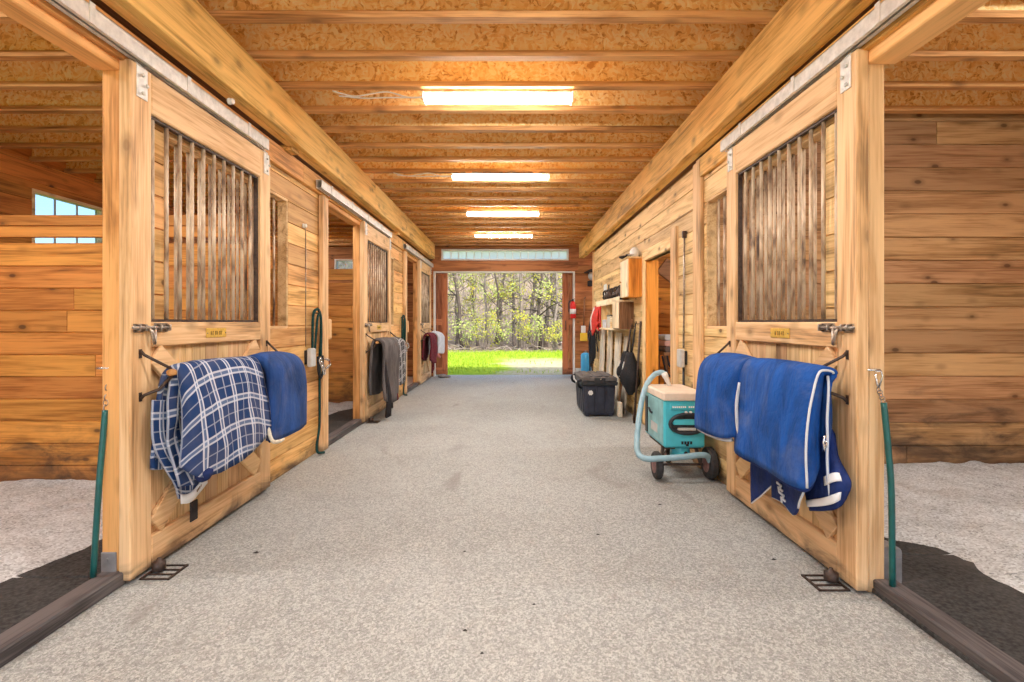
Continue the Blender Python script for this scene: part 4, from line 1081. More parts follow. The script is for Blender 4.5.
# ------------------------------------------------------------------ vacuum groomer
def vacuum():
    x0, x1, y0, y1, z0, z1 = 1.17, 1.485, 3.86, 4.40, .245, .605
    t = thing('vacuum_cleaner', 'teal wheeled horse vacuum with beige lid and pale hose by the right wall', 'vacuum', ((x0+x1)/2, (y0+y1)/2, 0))
    build(MB().box(x0, x1, y0, y1, z0, z1), 'cabinet', TEAL, t, bevel=.012)
    m = MB(); m.box(x0-.004, x0+.001, y0+.02, y1-.02, z0+.02, z1-.005); sp = build(m, 'side_panel', TEALD, t, bevel=.002); sp['label'] = 'faded teal side panel'
    m = MB(); m.box(x0-.006, x0-.004, y0+.16, y0+.34, z0+.08, z0+.15); build(m, 'side_label', GREYP, sp)
    m = MB(); m.tube([(x0-.005, y0+.30, z0+.215), (x0-.02, y0+.305, z0+.225), (x0-.02, y0+.35, z0+.25)], .009, 6); build(m, 'switch', BLACKP, sp, smooth=True)
    m = MB(); m.box(x0-.006, x1+.004, y0-.012, y1+.01, z1, z1+.062); build(m, 'lid', LIDB, t, bevel=.008)
    m = MB(); m.box(x0-.012, x0-.004, y1-.10, y1-.04, z0+.03, z1-.03); build(m, 'hinge_strip', BLACKP, t)
    # recessed name strip and front intake
    m = MB(); m.rbox(x0+.045, x1-.02, y0-.012, y0+.002, z1-.068, z1-.022, .008, 'Y'); ns = build(m, 'name_strip', TEAL, t, bevel=.003)
    m = MB()
    for i in range(14):
        if i == 7: continue
        xx = x0+.06+i*.0155; m.box(xx, xx+.010, y0-.0145, y0-.012, z1-.052, z1-.039)
    build(m, 'name_lettering', PAPER, ns)['label'] = 'small pale lettering'
    xc, zc = (x0+x1)/2+.02, z0+.185
    m = MB(); vs = []; 
    pts = []
    for k in range(24):
        a = 2*PI*k/24; pts.append((xc+.135*math.cos(a), zc+.075*math.sin(a)*(1.0 if math.sin(a) > 0 else .95)))
    m.tube([(p[0], y0-.014, p[1]) for p in pts], .015, 8, closed=True)
    build(m, 'intake_ring', BLACKP, t, smooth=True)
    m = MB(); vs = [(p[0], y0-.006, p[1]) for p in pts]; m.add(vs + [(v[0], v[1]+.012, v[2]) for v in vs], [tuple(range(24)), tuple(range(47,23,-1))] + [(k, (k+1)%24, 24+(k+1)%24, 24+k) for k in range(24)]); build(m, 'intake_cover', RUBBER, t)
    m = MB(); m.rbox(xc-.115, xc+.09, y0-.024, y0-.006, zc-.006, zc+.036, .012, 'Y'); build(m, 'intake_plate', TEAL, t, bevel=.004)
    m = MB(); m.box(xc-.08, xc+.06, y0-.022, y0-.008, zc-.05, zc-.028); build(m, 'intake_slot', GREYP, t, bevel=.004)
    for dx in (-.015, .02):
        m = MB(); m.lathe([(.010, -.01), (.010, .0)], (xc+dx, y0-.012, z1-.085), 'Y', 10); build(m, 'indicator', WHITEP, t)
    m = MB()
    for i in range(4): m.box(xc-.045+i*.022, xc-.045+i*.022+.015, y0-.004, y0, z0+.028, z0+.05); 
    m.box(xc-.01, xc+.01, y0-.004, y0, z0+.014, z0+.03)
    build(m, 'emblem', FELT, t)
    # bottom collector, axle, wheels
    m = MB(); m.lathe([(.062, 0), (.075, .02), (.075, .09), (.06, .105)], (xc-.02, y0+.11, .14), 'Z', 20); c = build(m, 'collector', TEAL, t, smooth=True)
    m = MB(); m.lathe([(.014, -.01), (.014, .012)], (xc+.0, y0+.03, .195), 'Y', 10); build(m, 'drain_cap', BLACKP, c)
    m = MB(); m.box(x0+.02, x1-.01, y0+.06, y1-.06, z0-.022, z0); m.bar((x0+.02, y0+.10, z0-.01), (x0-.005, y0+.05, .105), (0,1,0), .02, .008); m.bar((x1-.04, y0+.10, z0-.01), (x1-.015, y0+.05, .105), (0,1,0), .02, .008)
    m.tube([(x0-.03, y0+.05, .105), (x1-.0, y0+.05, .105)], .010, 6); m.bar((xc, y1-.10, z0-.01), (xc, y1-.06, .06), (1,0,0), .02, .006)
    build(m, 'chassis', IRON, t)
    def wheel(cx, cy, r, w, tilt=0):
        prof_ = [(r*.62, -w*.5), (r*.9, -w*.5), (r, -w*.28), (r, w*.28), (r*.9, w*.5), (r*.62, w*.5)]
        m = MB(); m.lathe(prof_, (cx, cy, r+.001), 'X', 28); o = build(m, 'wheel', RUBBER, t, bevel=.002)
        m = MB(); m.lathe([(r*.2, -w*.6), (r*.58, -w*.52), (r*.61, -w*.3), (r*.61, w*.3), (r*.58, w*.52), (r*.2, w*.6)], (cx, cy, r+.001), 'X', 20); hb = build(m, 'hub', plain('dusty_red_hub', (.26,.14,.13), .6, 0, .4, .3, 40), o, smooth=False)
        return o
    wheel(x0-.045, y0+.03, .105, .05); wheel(x1+.045, y0+.03, .122, .062)
    wheel(xc, y1-.06, .055, .035)
    # hose: from the nozzle on the lid over the back, down the aisle side, along the front
    def Q(px, py, Y): return ((px-VX)*Y/FPX, Y, H-(py-VY)*Y/FPX)
    lp = [Q(665, 374, 4.335), Q(661, 372.5, 4.35), Q(654, 375, 4.36), Q(646.5, 385, 4.32), Q(641.5, 402, 4.22), Q(638.5, 422, 4.10), Q(637, 440, 4.0), Q(638, 453, 3.90), Q(645, 458.5, 3.81), Q(660, 458.5, 3.79),
          Q(682, 457, 3.79), Q(700, 455, 3.80), Q(707, 456, 3.81), Q(710, 461, 3.83)]
    build(MB().tube(cat_rom(lp, 110), .0225, 12), 'hose', HOSE, t, smooth=True)
    q0 = Vector(Q(664, 373, 4.335)); q1 = Vector(Q(670, 386.5, 4.29))
    m = MB(); m.tube([q0, q0.lerp(q1, .3), q0.lerp(q1, .32), q0.lerp(q1, .6), q0.lerp(q1, .62), q1], [.026,.026,.022,.022,.018,.016], 12); build(m, 'hose_nozzle', WHITEP, t, smooth=True)
vacuum()

# ------------------------------------------------------------------ right wall: cabinet, shelf, gear
WX = WR
t = thing('wall_cabinet', 'orange wooden cabinet hung on the right wall beyond the tack room door', 'cabinet', (WX, 6.3, 1.51))
m = MB(); m.box(WX-.16, WX, 6.11, 6.50, 1.515, 1.985); build(m, 'carcass', wood('tack', 'Z'), t, bevel=.004)
m = MB(); m.box(WX-.178, WX-.161, 6.112, 6.498, 1.52, 1.98); d = build(m, 'door', wood('pale', 'Z'), t, bevel=.004)
m = MB(); m.lathe([(.012, -.02), (.008, -.008), (.006, 0)], (WX-.178, 6.46, 1.72), 'X', 10); build(m, 'knob', wood('post', 'Z'), d, smooth=True)
m = MB(); m.box(WX-.185, WX, 6.10, 6.51, 1.985, 2.005); build(m, 'top_board', wood('wallR', 'Y'), t, bevel=.003)
# felt hat and white helmet on the cabinet
t = thing('felt_hat', 'black wide-brimmed hat on top of the orange cabinet', 'hat', (WX-.09, 6.33, 2.005))
m = MB(); P = []
for i in range(9):
    r = .03 + .13*i/8; P.append([Vector((WX-.095+min(r,.13)*math.cos(a*PI/10), 6.33+r*1.1*math.sin(a*PI/10), 2.012+.022*max(0,(r-.09)/.07)*abs(math.cos(a*PI/10)))) for a in range(21)])
m.grid(P); build(m, 'brim', FELT, t, smooth=True, solid=.006)
m = MB(); m.lathe([(.062, 0), (.06, .03), (.05, .05), (.03, .055)], (WX-.095, 6.33, 2.01), 'Z', 16); build(m, 'crown', FELT, t, smooth=True)
t = thing('helmet', 'white riding helmet beside the hat above the orange cabinet', 'helmet', (WX-.07, 6.17, 2.005))
m = MB(); m.ball((WX-.075, 6.175, 2.055), .06, .06, .075); build(m, 'shell', WHITEP, t, smooth=True)
m = MB(); m.ball((WX-.11, 6.165, 2.03), .055, .05, .012, 12, 6); build(m, 'peak', GREYP, t, smooth=True)
# shelf unit
t = thing('wall_shelf', 'pale wooden two-tier shelf on the right wall beyond the cabinet', 'shelf', (WX, 7.3, 1.1))
build(MB().box(WX-.18, WX, 6.52, 8.25, 1.475, 1.50), 'shelf_board', wood('pale', 'Y'), t, bevel=.003)
build(MB().box(WX-.195, WX-.181, 6.52, 8.25, 1.46, 1.545), 'shelf_lip', wood('pale', 'Y'), t, bevel=.003)
build(MB().box(WX-.17, WX, 6.93, 8.1, 1.10, 1.125), 'shelf_board', wood('pale', 'Y'), t, bevel=.003)
for y in (7.55, 8.0):
    build(MB().box(WX-.15, WX, y, y+.022, 1.126, 1.474), 'bracket', wood('wallR', 'Z'), t, bevel=.002)
m = MB(); m.box(WX-.185, WX, 6.52, 6.92, 1.12, 1.474)
t2 = thing('wall_cupboard', 'dark brown wooden cupboard under the pale shelf on the right wall', 'cupboard', (WX, 6.72, 1.12))
build(m, 'carcass', wood('dark', 'Z'), t2, bevel=.004)
m = MB(); m.box(WX-.20, WX-.186, 6.53, 6.91, 1.13, 1.465); d = build(m, 'door', wood('pale', 'Z'), t2, bevel=.003)
m = MB(); m.lathe([(.010, -.018), (.006, 0)], (WX-.20, 6.88, 1.3), 'X', 8); build(m, 'knob', IRON, d)
def box_thing(x0, x1, y0, y1, z0, z1, mat, lab, nm='box', lidm=None):
    t = thing(nm, lab, 'box', ((x0+x1)/2, (y0+y1)/2, z0))
    build(MB().box(x0, x1, y0, y1, z0, z1-.025), 'body', mat, t, bevel=.003)
    build(MB().box(x0-.004, x1+.004, y0-.004, y1+.004, z1-.024, z1), 'lid', lidm or mat, t, bevel=.003)
box_thing(WX-.165, WX-.02, 6.97, 7.25, 1.126, 1.215, wood('wallR', 'Y'), 'tan wooden box on the lower shelf next to the dark brown cupboard')
box_thing(WX-.165, WX-.02, 6.99, 7.24, 1.216, 1.30, wood('pale', 'Y'), 'pale box on top of the tan wooden box on the lower shelf')
box_thing(WX-.155, WX-.02, 7.28, 7.52, 1.126, 1.32, GREYP, 'grey plastic box on the lower shelf beside the stacked boxes', lidm=BLACKP)
box_thing(WX-.15, WX-.02, 7.62, 7.92, 1.126, 1.25, LGREYC, 'pale grey box at the far end of the lower shelf')
# clutter on the upper shelf
def brush(y, lab, mat, z=1.501, x=WX-.09):
    t = thing('grooming_brush', lab, 'brush', (x, y, z))
    build(MB().rbox(x-.035, x+.035, y-.07, y+.07, z+.028, z+.055, .025, 'Z'), 'back', mat, t, bevel=.006)
    build(MB().rbox(x-.032, x+.032, y-.065, y+.065, z, z+.028, .022, 'Z'), 'bristles', ROPEK, t)
brush(7.72, 'dark grooming brush on the upper shelf nearest its far end', wood('dark', 'Y')); brush(7.50, 'pale-backed grooming brush on the upper shelf by the clippers', wood('pale', 'Y'))
t = thing('clippers', 'black handheld clippers with coiled cord on the upper shelf', 'clippers', (WX-.09, 7.2, 1.5))
m = MB(); m.rbox(WX-.135, WX-.075, 7.08, 7.30, 1.501, 1.56, .02, 'Y'); m.box(WX-.125, WX-.085, 7.03, 7.08, 1.505, 1.54); build(m, 'body', BLACKP, t, bevel=.006)
m = MB(); m.tube(cat_rom([(WX-.10, 7.30, 1.53), (WX-.12, 7.36, 1.56), (WX-.10, 7.40, 1.60), (WX-.08, 7.36, 1.62), (WX-.10, 7.32, 1.58), (WX-.13, 7.36, 1.53), (WX-.12, 7.42, 1.51)], 30), .007, 6); build(m, 'cord', ROPEK, t, smooth=True)
t = thing('cap', 'black peaked cap on the upper shelf nearest the orange cabinet', 'cap', (WX-.09, 6.68, 1.5))
m = MB(); m.ball((WX-.09, 6.72, 1.545), .075, .085, .075); build(m, 'crown', FELT, t, smooth=True)
m = MB(); m.ball((WX-.12, 6.61, 1.525), .055, .07, .012, 12, 6); build(m, 'peak', FELT, t, smooth=True)
t = thing('spray_bottle', 'white spray bottle with black nozzle on the upper shelf beside the black cap', 'bottle', (WX-.1, 6.92, 1.5))
m = MB(); m.lathe([(.034, 0), (.036, .02), (.036, .10), (.014, .13), (.013, .15)], (WX-.10, 6.92, 1.501), 'Z', 14); build(m, 'bottle_body', WHITEP, t, smooth=True)
m = MB(); m.box(WX-.15, WX-.085, 6.91, 6.93, 1.65, 1.68); m.bar((WX-.14, 6.92, 1.65), (WX-.125, 6.92, 1.61), (0,1,0), .006, .004); build(m, 'nozzle', BLACKP, t, bevel=.003)
t = thing('hoof_pick_rack', 'row of dark hoof picks and combs hanging above the upper shelf', 'tool rack', (WX, 7.1, 1.62))
build(MB().box(WX-.02, WX, 6.56, 8.1, 1.66, 1.70), 'rail', wood('dark', 'Y'), t, bevel=.003)
for i in range(9):
    y = 6.62+i*.17+.05*math.sin(i*2.7); m = MB(); m.tube(cat_rom([(WX-.02, y, 1.685), (WX-.09, y, 1.71), (WX-.12, y+.01, 1.67), (WX-.10, y+.03, 1.60), (WX-.105, y+.0, 1.55)], 12), .014, 6); m.ball((WX-.10, y+.02, 1.60), .035+.012*((i*7) % 4), .03+.016*((i*5) % 4), .03+.018*((i*3) % 4), 8, 6)
    build(m, 'pick', IRON if i % 2 else FELT, t, smooth=True)
m = MB(); m.box(WX-.003, WX-.0005, 8.35, 8.62, 1.60, 1.85); tag(build(m, 'paper_notice', PAPER, loc=(WX, 8.5, 1.6)), 'white paper notice pinned to the right wall near its far end', 'paper')
m = MB(); m.box(WX-.006, WX-.0005, 8.12, 8.22, 1.66, 1.82); tag(build(m, 'clipboard', FELT, loc=(WX, 8.2, 1.66)), 'small dark plaque on the right wall beside the white notice', 'plaque')
# weathered planks standing against the wall
for i, (y, w, z1, lean, lab) in enumerate(((6.62, .30, 1.02, .07, 'weathered grey plank leaning on the right wall nearest the black bags'), (7.15, .33, 1.06, .06, 'second weathered plank leaning under the shelf boxes'),
        (7.75, .30, 1.09, .05, 'third weathered plank leaning by the trunk'), (8.35, .34, 1.2, .05, 'widest weathered plank leaning near the red halters'))):
    m = MB(); x = WX-.012
    m.hull8([(x-lean-.024, y, .0), (x-lean, y, .0), (x-lean, y+w, .0), (x-lean-.024, y+w, .0)], [(x-.024, y+.01, z1), (x, y+.01, z1), (x, y+w-.005, z1), (x-.024, y+w-.005, z1)])
    tag(build(m, 'plank', wood('grey', 'Z', .3), loc=(x-lean, y, 0), bevel=.003), lab, 'plank', 'planks leaning on the right wall')
# black net bags on hooks
def netbag(y, lab, zt=1.18, zb=.36, r=.10):
    x = WX-.12
    t = thing('net_bag', lab, 'bag', (x, y, zb), 'black bags on the right wall')
    m = MB(); P = []
    for i in range(13):
        f = i/12; z = zb + (.84-zb)*f; rr = r*(math.sin(min(1, f*1.7+.12)*PI/2))*(1-.72*max(0, f-.35)/.65)
        P.append([Vector((x+min(.11, rr*.9)*math.cos(a*PI/8)*(1+.12*math.sin(a*5+i)), y+rr*math.sin(a*PI/8)*(1+.15*math.sin(a*3+i*.7)), z)) for a in range(17)])
    m.grid(P); build(m, 'bag', ROPEK, t, smooth=True, solid=.006)
    m = MB()
    for dy in (-.03, .0, .03): m.tube([(x+.01, y+dy, .80), (x+.04, y+dy*.6, 1.0), (x+.065, y, zt)], .007, 5)
    build(m, 'strap', ROPEK, t, smooth=True)
    m = MB(); m.tube([(WX, y, zt-.01), (WX-.04, y, zt-.012), (WX-.05, y, zt+.02)], .006, 6); build(m, 'hook', IRON, t, smooth=True)
    m = MB(); m.tube(cat_rom([(x-.07, y+.02, .72), (x-.095, y-.02, .66), (x-.095, y+.02, .58), (x-.09, y-.02, .52)], 14), .008, 6); build(m, 'tag_cord', GREYP, t, smooth=True)
netbag(6.20, 'black net bag on a wall hook nearest the tack room door', 1.20, .32, .15); netbag(6.42, 'black net bag on a wall hook nearest the trunk', 1.17, .40, .14)
t = thing('broom', 'cream bristled brush standing head down between the trunk and black bags', 'broom', (WX-.19, 6.50, 0))
build(MB().rbox(WX-.225, WX-.165, 6.40, 6.60, .002, .19, .02, 'Z'), 'bristles', CREAM, t, bevel=.01)
build(MB().tube([(WX-.195, 6.50, .19), (WX-.03, 6.48, 1.25)], .013, 8), 'handle', wood('dark', 'Z'), t, smooth=True)
m = MB(); m.tube([(WX-.11, 6.05, .001), (WX-.02, 6.09, 1.22)], .014, 8); m.tube([(WX-.11, 6.05, .001), (WX-.125, 6.02, .06), (WX-.118, 6.03, .12)], .012, 6)
tag(build(m, 'walking_stick', IRON, loc=(WX-.11, 6.05, 0), smooth=True), 'dark stick standing against the right wall beside the tack room door', 'stick')
# red halters at the wall end
def halter(y, x, mat, lab, zt=1.52, drop=.7, w=.10):
    t = thing('halter', lab, 'halter', (x, y, zt-drop), 'halters at the end of the right wall')
    m = MB()
    m.tube(cat_rom([(x, y, zt), (x-.02, y-w*.5, zt-.16), (x-.025, y-w*.9, zt-.34), (x-.03, y-w*.4, zt-.42), (x-.03, y+w*.5, zt-.40), (x-.025, y+w*.9, zt-.30), (x-.01, y+w*.4, zt-.12), (x, y, zt)], 36), .016, 6)
    build(m, 'crown_strap', mat, t, smooth=True)
    m = MB(); m.tube(cat_rom([(x-.03, y-w*.7, zt-.26), (x-.05, y, zt-.32), (x-.03, y+w*.7, zt-.25)], 14), .018, 6); build(m, 'noseband', mat, t, smooth=True)
    m = MB()
    for dy in (-w*.7, w*.7): m.tube([(x-.035, y+dy+.02*math.cos(k*PI/4), zt-.27+.02*math.sin(k*PI/4)) for k in range(8)], .005, 5, closed=True)
    build(m, 'ring', CHROME, t, smooth=True)
    m = MB(); m.tube(cat_rom([(x-.03, y, zt-.40), (x-.03, y+.02, zt-.55), (x-.02, y-.02, zt-drop)], 14), .012, 6); build(m, 'lead', ROPEK, t, smooth=True)
xh = WX-.04
halter(8.55, xh-.03, REDC, 'bright red halter, nearest of the halters at the end of the right wall', 1.50, .6, .16)
halter(8.85, xh-.01, MAROON, 'maroon halter behind the bright red one', 1.45, .75, .2); halter(9.15, xh-.04, REDC, 'red halter nearest the far opening, on the wall end', 1.47, 1.0, .18); halter(9.45, xh-.05, ROPEK, 'black halter hanging lowest at the end of the right wall', 1.30, 1.0, .12)
t = thing('vest', 'bright red vest with pale stripe hanging at the end of the right wall', 'vest', (xh-.06, 8.86, 1.0))
c = [[(xh-.045, 8.60, 1.47), (xh-.07, 8.56, 1.3), (xh-.075, 8.66, 1.12)], [(xh-.05, 8.86, 1.50), (xh-.12, 8.86, 1.3), (xh-.12, 8.86, .98)], [(xh-.045, 9.14, 1.46), (xh-.07, 9.16, 1.3), (xh-.075, 9.06, 1.14)]]
P, UV = loft(c, 14, 14, .012, 9, 3); m = MB(); m.grid(P); build(m, 'cloth', REDC, t, smooth=True, solid=.012, recalc=False)
build(MB().tube([P[7][j]+Vector((-.012,.0,0)) for j in range(1, 12)], .014, 6), 'stripe', PAPER, t, smooth=True)
t = thing('coiled_rope', 'coil of dark rope hanging under the halters at the wall end', 'rope', (xh, 9.3, .4)); m = MB()
for k in range(4): m.tube([(xh-.04-.015*k, 9.1+.04*k+(.09+.01*k)*math.cos(a*PI/10), .80-.03*k+(.24+.02*k)*math.sin(a*PI/10)) for a in range(20)], .012, 6, closed=True)
build(m, 'coil', ROPEK, t, smooth=True); build(MB().tube([(xh-.05, 9.30, .58), (xh-.05, 9.28, .25), (xh-.04, 9.30, .08)], .014, 6), 'rope_end', ROPEK, t, smooth=True)

# ------------------------------------------------------------------ far end details
t = thing('wall_lamp', 'dark barn wall lamp with grey globe on the far wall at right', 'wall lamp', (1.80, Y1, 2.2))
m = MB(); m.lathe([(.05, .16), (.17, .10), (.175, .085), (.0501, .09)], (1.78, Y1-.18, 2.22), 'Z', 18); build(m, 'shade', FELT, t, smooth=True)
m = MB(); m.ball((1.78, Y1-.18, 2.235), .085, .085, .095); build(m, 'globe', GREYP, t, smooth=True)
m = MB(); m.box(1.71, 1.85, Y1-.09, Y1-.001, 2.02, 2.14); m.tube([(1.78, Y1-.05, 2.12), (1.78, Y1-.06, 2.34), (1.78, Y1-.18, 2.38)], .015, 6); build(m, 'bracket', FELT, t, bevel=.004)
t = thing('fire_extinguisher', 'red fire extinguisher mounted beside the far opening on the right', 'fire extinguisher', (1.35, Y1, 1.3))
m = MB(); m.lathe([(.05, 0), (.066, .015), (.066, .30), (.045, .36), (.02, .385)], (1.375, Y1-.09, 1.30), 'Z', 16); b_ = build(m, 'cylinder', REDX, t, smooth=True)
m = MB(); m.lathe([(.0668, 0), (.0668, .11)], (1.375, Y1-.09, 1.40), 'Z', 16); build(m, 'paper_label', PAPER, b_, smooth=True)
m = MB(); m.box(1.36, 1.39, Y1-.10, Y1-.08, 1.68, 1.72); m.bar((1.345, Y1-.09, 1.72), (1.42, Y1-.11, 1.735), (0,1,0), .012, .006); m.tube(cat_rom([(1.36, Y1-.10, 1.70), (1.29, Y1-.11, 1.66), (1.285, Y1-.11, 1.45)], 10), .012, 6); build(m, 'valve', BLACKP, t, smooth=True)
m = MB(); m.box(1.37, 1.42, Y1-.03, Y1-.012, 1.32, 1.66); build(m, 'mount', REDX, t)
t = thing('push_broom', 'dark-handled broom with yellow and white head hung on the far wall', 'broom', (1.62, Y1-.05, .9))
build(MB().tube([(1.64, Y1-.04, 1.78), (1.62, Y1-.05, 1.12)], .018, 8), 'handle', wood('dark', 'Z'), t, smooth=True)
build(MB().rbox(1.56, 1.66, Y1-.09, Y1-.02, .98, 1.14, .02, 'Z'), 'head', WHITEP, t, bevel=.008)
build(MB().rbox(1.54, 1.70, Y1-.085, Y1-.025, .80, .98, .02, 'Z'), 'bristles', YELL, t, bevel=.008)
m = MB(); m.tube([(1.64, Y1-.0, 1.74), (1.64, Y1-.06, 1.74), (1.66, Y1-.06, 1.78)], .008, 6); build(m, 'hook', IRON, t, smooth=True)
t = thing('gas_bottle', 'bright blue cylinder standing against the far wall behind the trunk', 'cylinder', (1.66, Y1-.26, 0))
m = MB(); m.lathe([(.10, .0), (.115, .02), (.115, .50), (.10, .53), (.05, .55)], (1.64, Y1-.26, .001), 'Z', 18); build(m, 'shell', BLUET, t, smooth=True)
m = MB(); m.lathe([(.03, .55), (.03, .60)], (1.64, Y1-.26, .001), 'Z', 10); build(m, 'valve', STEEL, t)
m = MB(); m.ball((-1.50, 11.05, .04), .11, .08, .045); m.ball((-1.40, 11.08, .03), .08, .06, .032)
tag(build(m, 'boot', STONE, loc=(-1.5, 11.05, 0), smooth=True), 'small dark grey shoe on the floor at the left of the far opening', 'shoe')

# ------------------------------------------------------------------ tack room contents
t = thing('diagonal_brace', 'dark diagonal timber inside the tack room doorway', 'timber', (2.2, 7.1, 0))
m = MB(); m.bar((1.95, 6.55, 1.95), (2.75, 6.55, 1.35), (0,1,0), .03, .11); build(m, 'plank', wood('dark', 'X'), t, bevel=.004)
m = MB(); m.box(2.30, 2.40, 6.53, 6.60, .0, 1.80); build(m, 'post', wood('tack', 'Z'), t, bevel=.004)
t = thing('saddle_rack', 'wooden saddle rack inside the tack room', 'rack', (2.0, 6.2, 0))
build(MB().box(1.86, 2.3, 6.15, 6.55, .80, .84), 'top', wood('dark', 'X'), t, bevel=.004)
for x in (1.88, 2.25):
    for y in (6.17, 6.50): build(MB().box(x, x+.04, y, y+.04, 0, .80), 'leg', wood('dark', 'Z'), t)
for i, (mt, lab) in enumerate(((GREYC, 'charcoal folded saddle pad at the bottom of the tack room pile'), (PINKP, 'pink folded saddle pad in the middle of the tack room pile'), (LGREYC, 'pale folded saddle pad on top of the tack room pile'))):
    m = MB(); m.rbox(1.88, 2.26, 6.18, 6.5, .841+i*.072, .841+i*.072+.07, .03, 'Y')
    tag(build(m, 'saddle_pad', mt, loc=(2.06, 6.34, .84+i*.072), bevel=.008), lab, 'saddle pad', 'saddle pads in the tack room')
t = thing('bridle', 'black bridle hanging inside the tack room doorway', 'bridle', (1.95, 6.14, .5))
m = MB(); m.tube(cat_rom([(1.84, 6.14, .80), (1.88, 6.12, .62), (1.98, 6.12, .52), (2.04, 6.13, .64), (2.03, 6.14, .82)], 24), .012, 6); build(m, 'rein', ROPEK, t, smooth=True)
m = MB(); m.tube(cat_rom([(1.90, 6.14, .80), (1.92, 6.11, .68), (1.97, 6.11, .70), (1.98, 6.14, .82)], 16), .012, 6); build(m, 'headpiece', ROPEK, t, smooth=True)
t = thing('bucket', 'black bucket on the tack room floor just inside the doorway', 'bucket', (1.85, 5.5, 0))
m = MB(); m.lathe([(.13, 0), (.165, .36), (.172, .36), (.172, .38), (.16, .38), (.125, .01)], (1.90, 5.55, .001), 'Z', 24); build(m, 'pail', BLACKP, t, smooth=True)
m = MB(); m.tube([(1.90+.17*math.cos(k*PI/10), 5.55-.02, .36+.16*math.sin(k*PI/10)) for k in range(11)], .006, 6); build(m, 'handle', CHROME, t, smooth=True)
m = MB(); m.box(2.9, 2.98, 7.22, 7.29, 1.0, 1.6)

# leaf scraps on the aisle floor
for px, py, r in ((464.6,552,.008), (598,535,.010), (534,605,.007), (465,631,.010), (482,654,.007), (256,553,.016), (774,560,.013), (660,505,.014)):
    Y = FPX*H/(py-VY); X = (px-VX)*Y/FPX
    m = MB(); m.add([(X-r, Y, .001), (X, Y-r*.6, .004), (X+r, Y, .002), (X, Y+r*.6, .005)], [(0,1,2,3)]); 
    o = build(m, 'leaf_scrap', FELT, loc=(X, Y, 0), solid=.001); tag(o, 'tiny dark leaf scrap lying on the concrete aisle floor', 'leaf', 'leaf scraps on the aisle floor')

# ------------------------------------------------------------------ outdoors
def leaf_quads(mb, c, rad, cnt, rnd, size):
    for _ in range(cnt):
        d = Vector((rnd.gauss(0,1), rnd.gauss(0,1), rnd.gauss(0,1))).normalized()*rad*rnd.random()**.4
        p = Vector(c)+d; a = Vector((rnd.gauss(0,1), rnd.gauss(0,1), rnd.gauss(0,1))).normalized(); b = a.orthogonal(); s = size*rnd.uniform(.6, 1.3)
        mb.add([p-a*s-b*s*.55, p+a*s-b*s*.55, p+a*s+b*s*.55, p-a*s+b*s*.55], [(0,1,2,3)])
def tree(x, y, h, r, lean, seed, lab, bark, lm, dens=1.0):
    rnd = random.Random(seed); z0 = terr(x, y)-.1
    t = thing('bare_tree', lab, 'tree', (x, y, z0), 'trees beyond the grass')
    m = MB(); lv = MB()
    top = Vector((x+lean*h, y+rnd.uniform(-.4,.4), z0+h))
    pts = [Vector((x, y, z0))]
    for i in range(1, 8):
        f = i/7; pts.append(Vector((x,y,z0)).lerp(top, f)+Vector((rnd.uniform(-.12,.12), rnd.uniform(-.1,.1), 0))*h*.12)
    m.tube(pts, [r*(1-.75*i/7) for i in range(8)], 7)
    def branch(p, d, L, rr, lev):
        q = [p]; dd = d.copy()
        for i in range(4):
            dd = (dd + Vector((rnd.gauss(0,.28), rnd.gauss(0,.28), rnd.gauss(.06,.2)))).normalized(); q.append(q[-1]+dd*L/4)
        m.tube(q, [rr*(1-.8*i/4) for i in range(5)], 5 if lev < 2 else 4, cap=False)
        if lev < 2:
            for _ in range(rnd.randint(2, 4)):
                k = rnd.randint(1, 4); nd = (dd + Vector((rnd.gauss(0,.7), rnd.gauss(0,.7), rnd.gauss(.1,.5)))).normalized()
                branch(q[k], nd, L*rnd.uniform(.4,.65), rr*.45, lev+1)
        elif rnd.random() < .75*dens: leaf_quads(lv, q[-1], .28, int(9*dens)+2, rnd, .035)
    for i in range(rnd.randint(7, 11)):
        f = rnd.uniform(.18, .98); k = min(int(f*7), 6); p = pts[k].lerp(pts[k+1], f*7-k)
        a = rnd.uniform(0, 2*PI); branch(p, Vector((math.cos(a), math.sin(a)*.6, rnd.uniform(.0,.8))).normalized(), h*rnd.uniform(.18,.36)*(1.15-f*.6), r*(1-.75*f)*.5, 0)
    build(m, 'trunk', bark, t, smooth=True, recalc=False)
    if lv.v: build(lv, 'foliage', lm, t, recalc=False)
TR = [(-5.9,24.0),(-4.9,26.0),(-4.0,23.6),(-3.35,24.2),(-2.95,27.2),(-2.3,23.9),(-1.75,26.4),(-1.2,24.6),(-.85,27.8),(-.35,23.7),(.15,26.2),(.45,24.0),(.9,27.6),(1.35,23.8),(1.75,25.4),(2.1,23.4),(2.55,26.8),(2.95,24.2),(3.6,25.0),(4.4,23.7),(5.2,26.2),(6.2,24.6),(-7.2,25.4),(7.4,25.8)]
rl = random.Random(77)
side = lambda x: 'left of centre' if x < -.9 else ('right of centre' if x > .9 else 'at the centre')
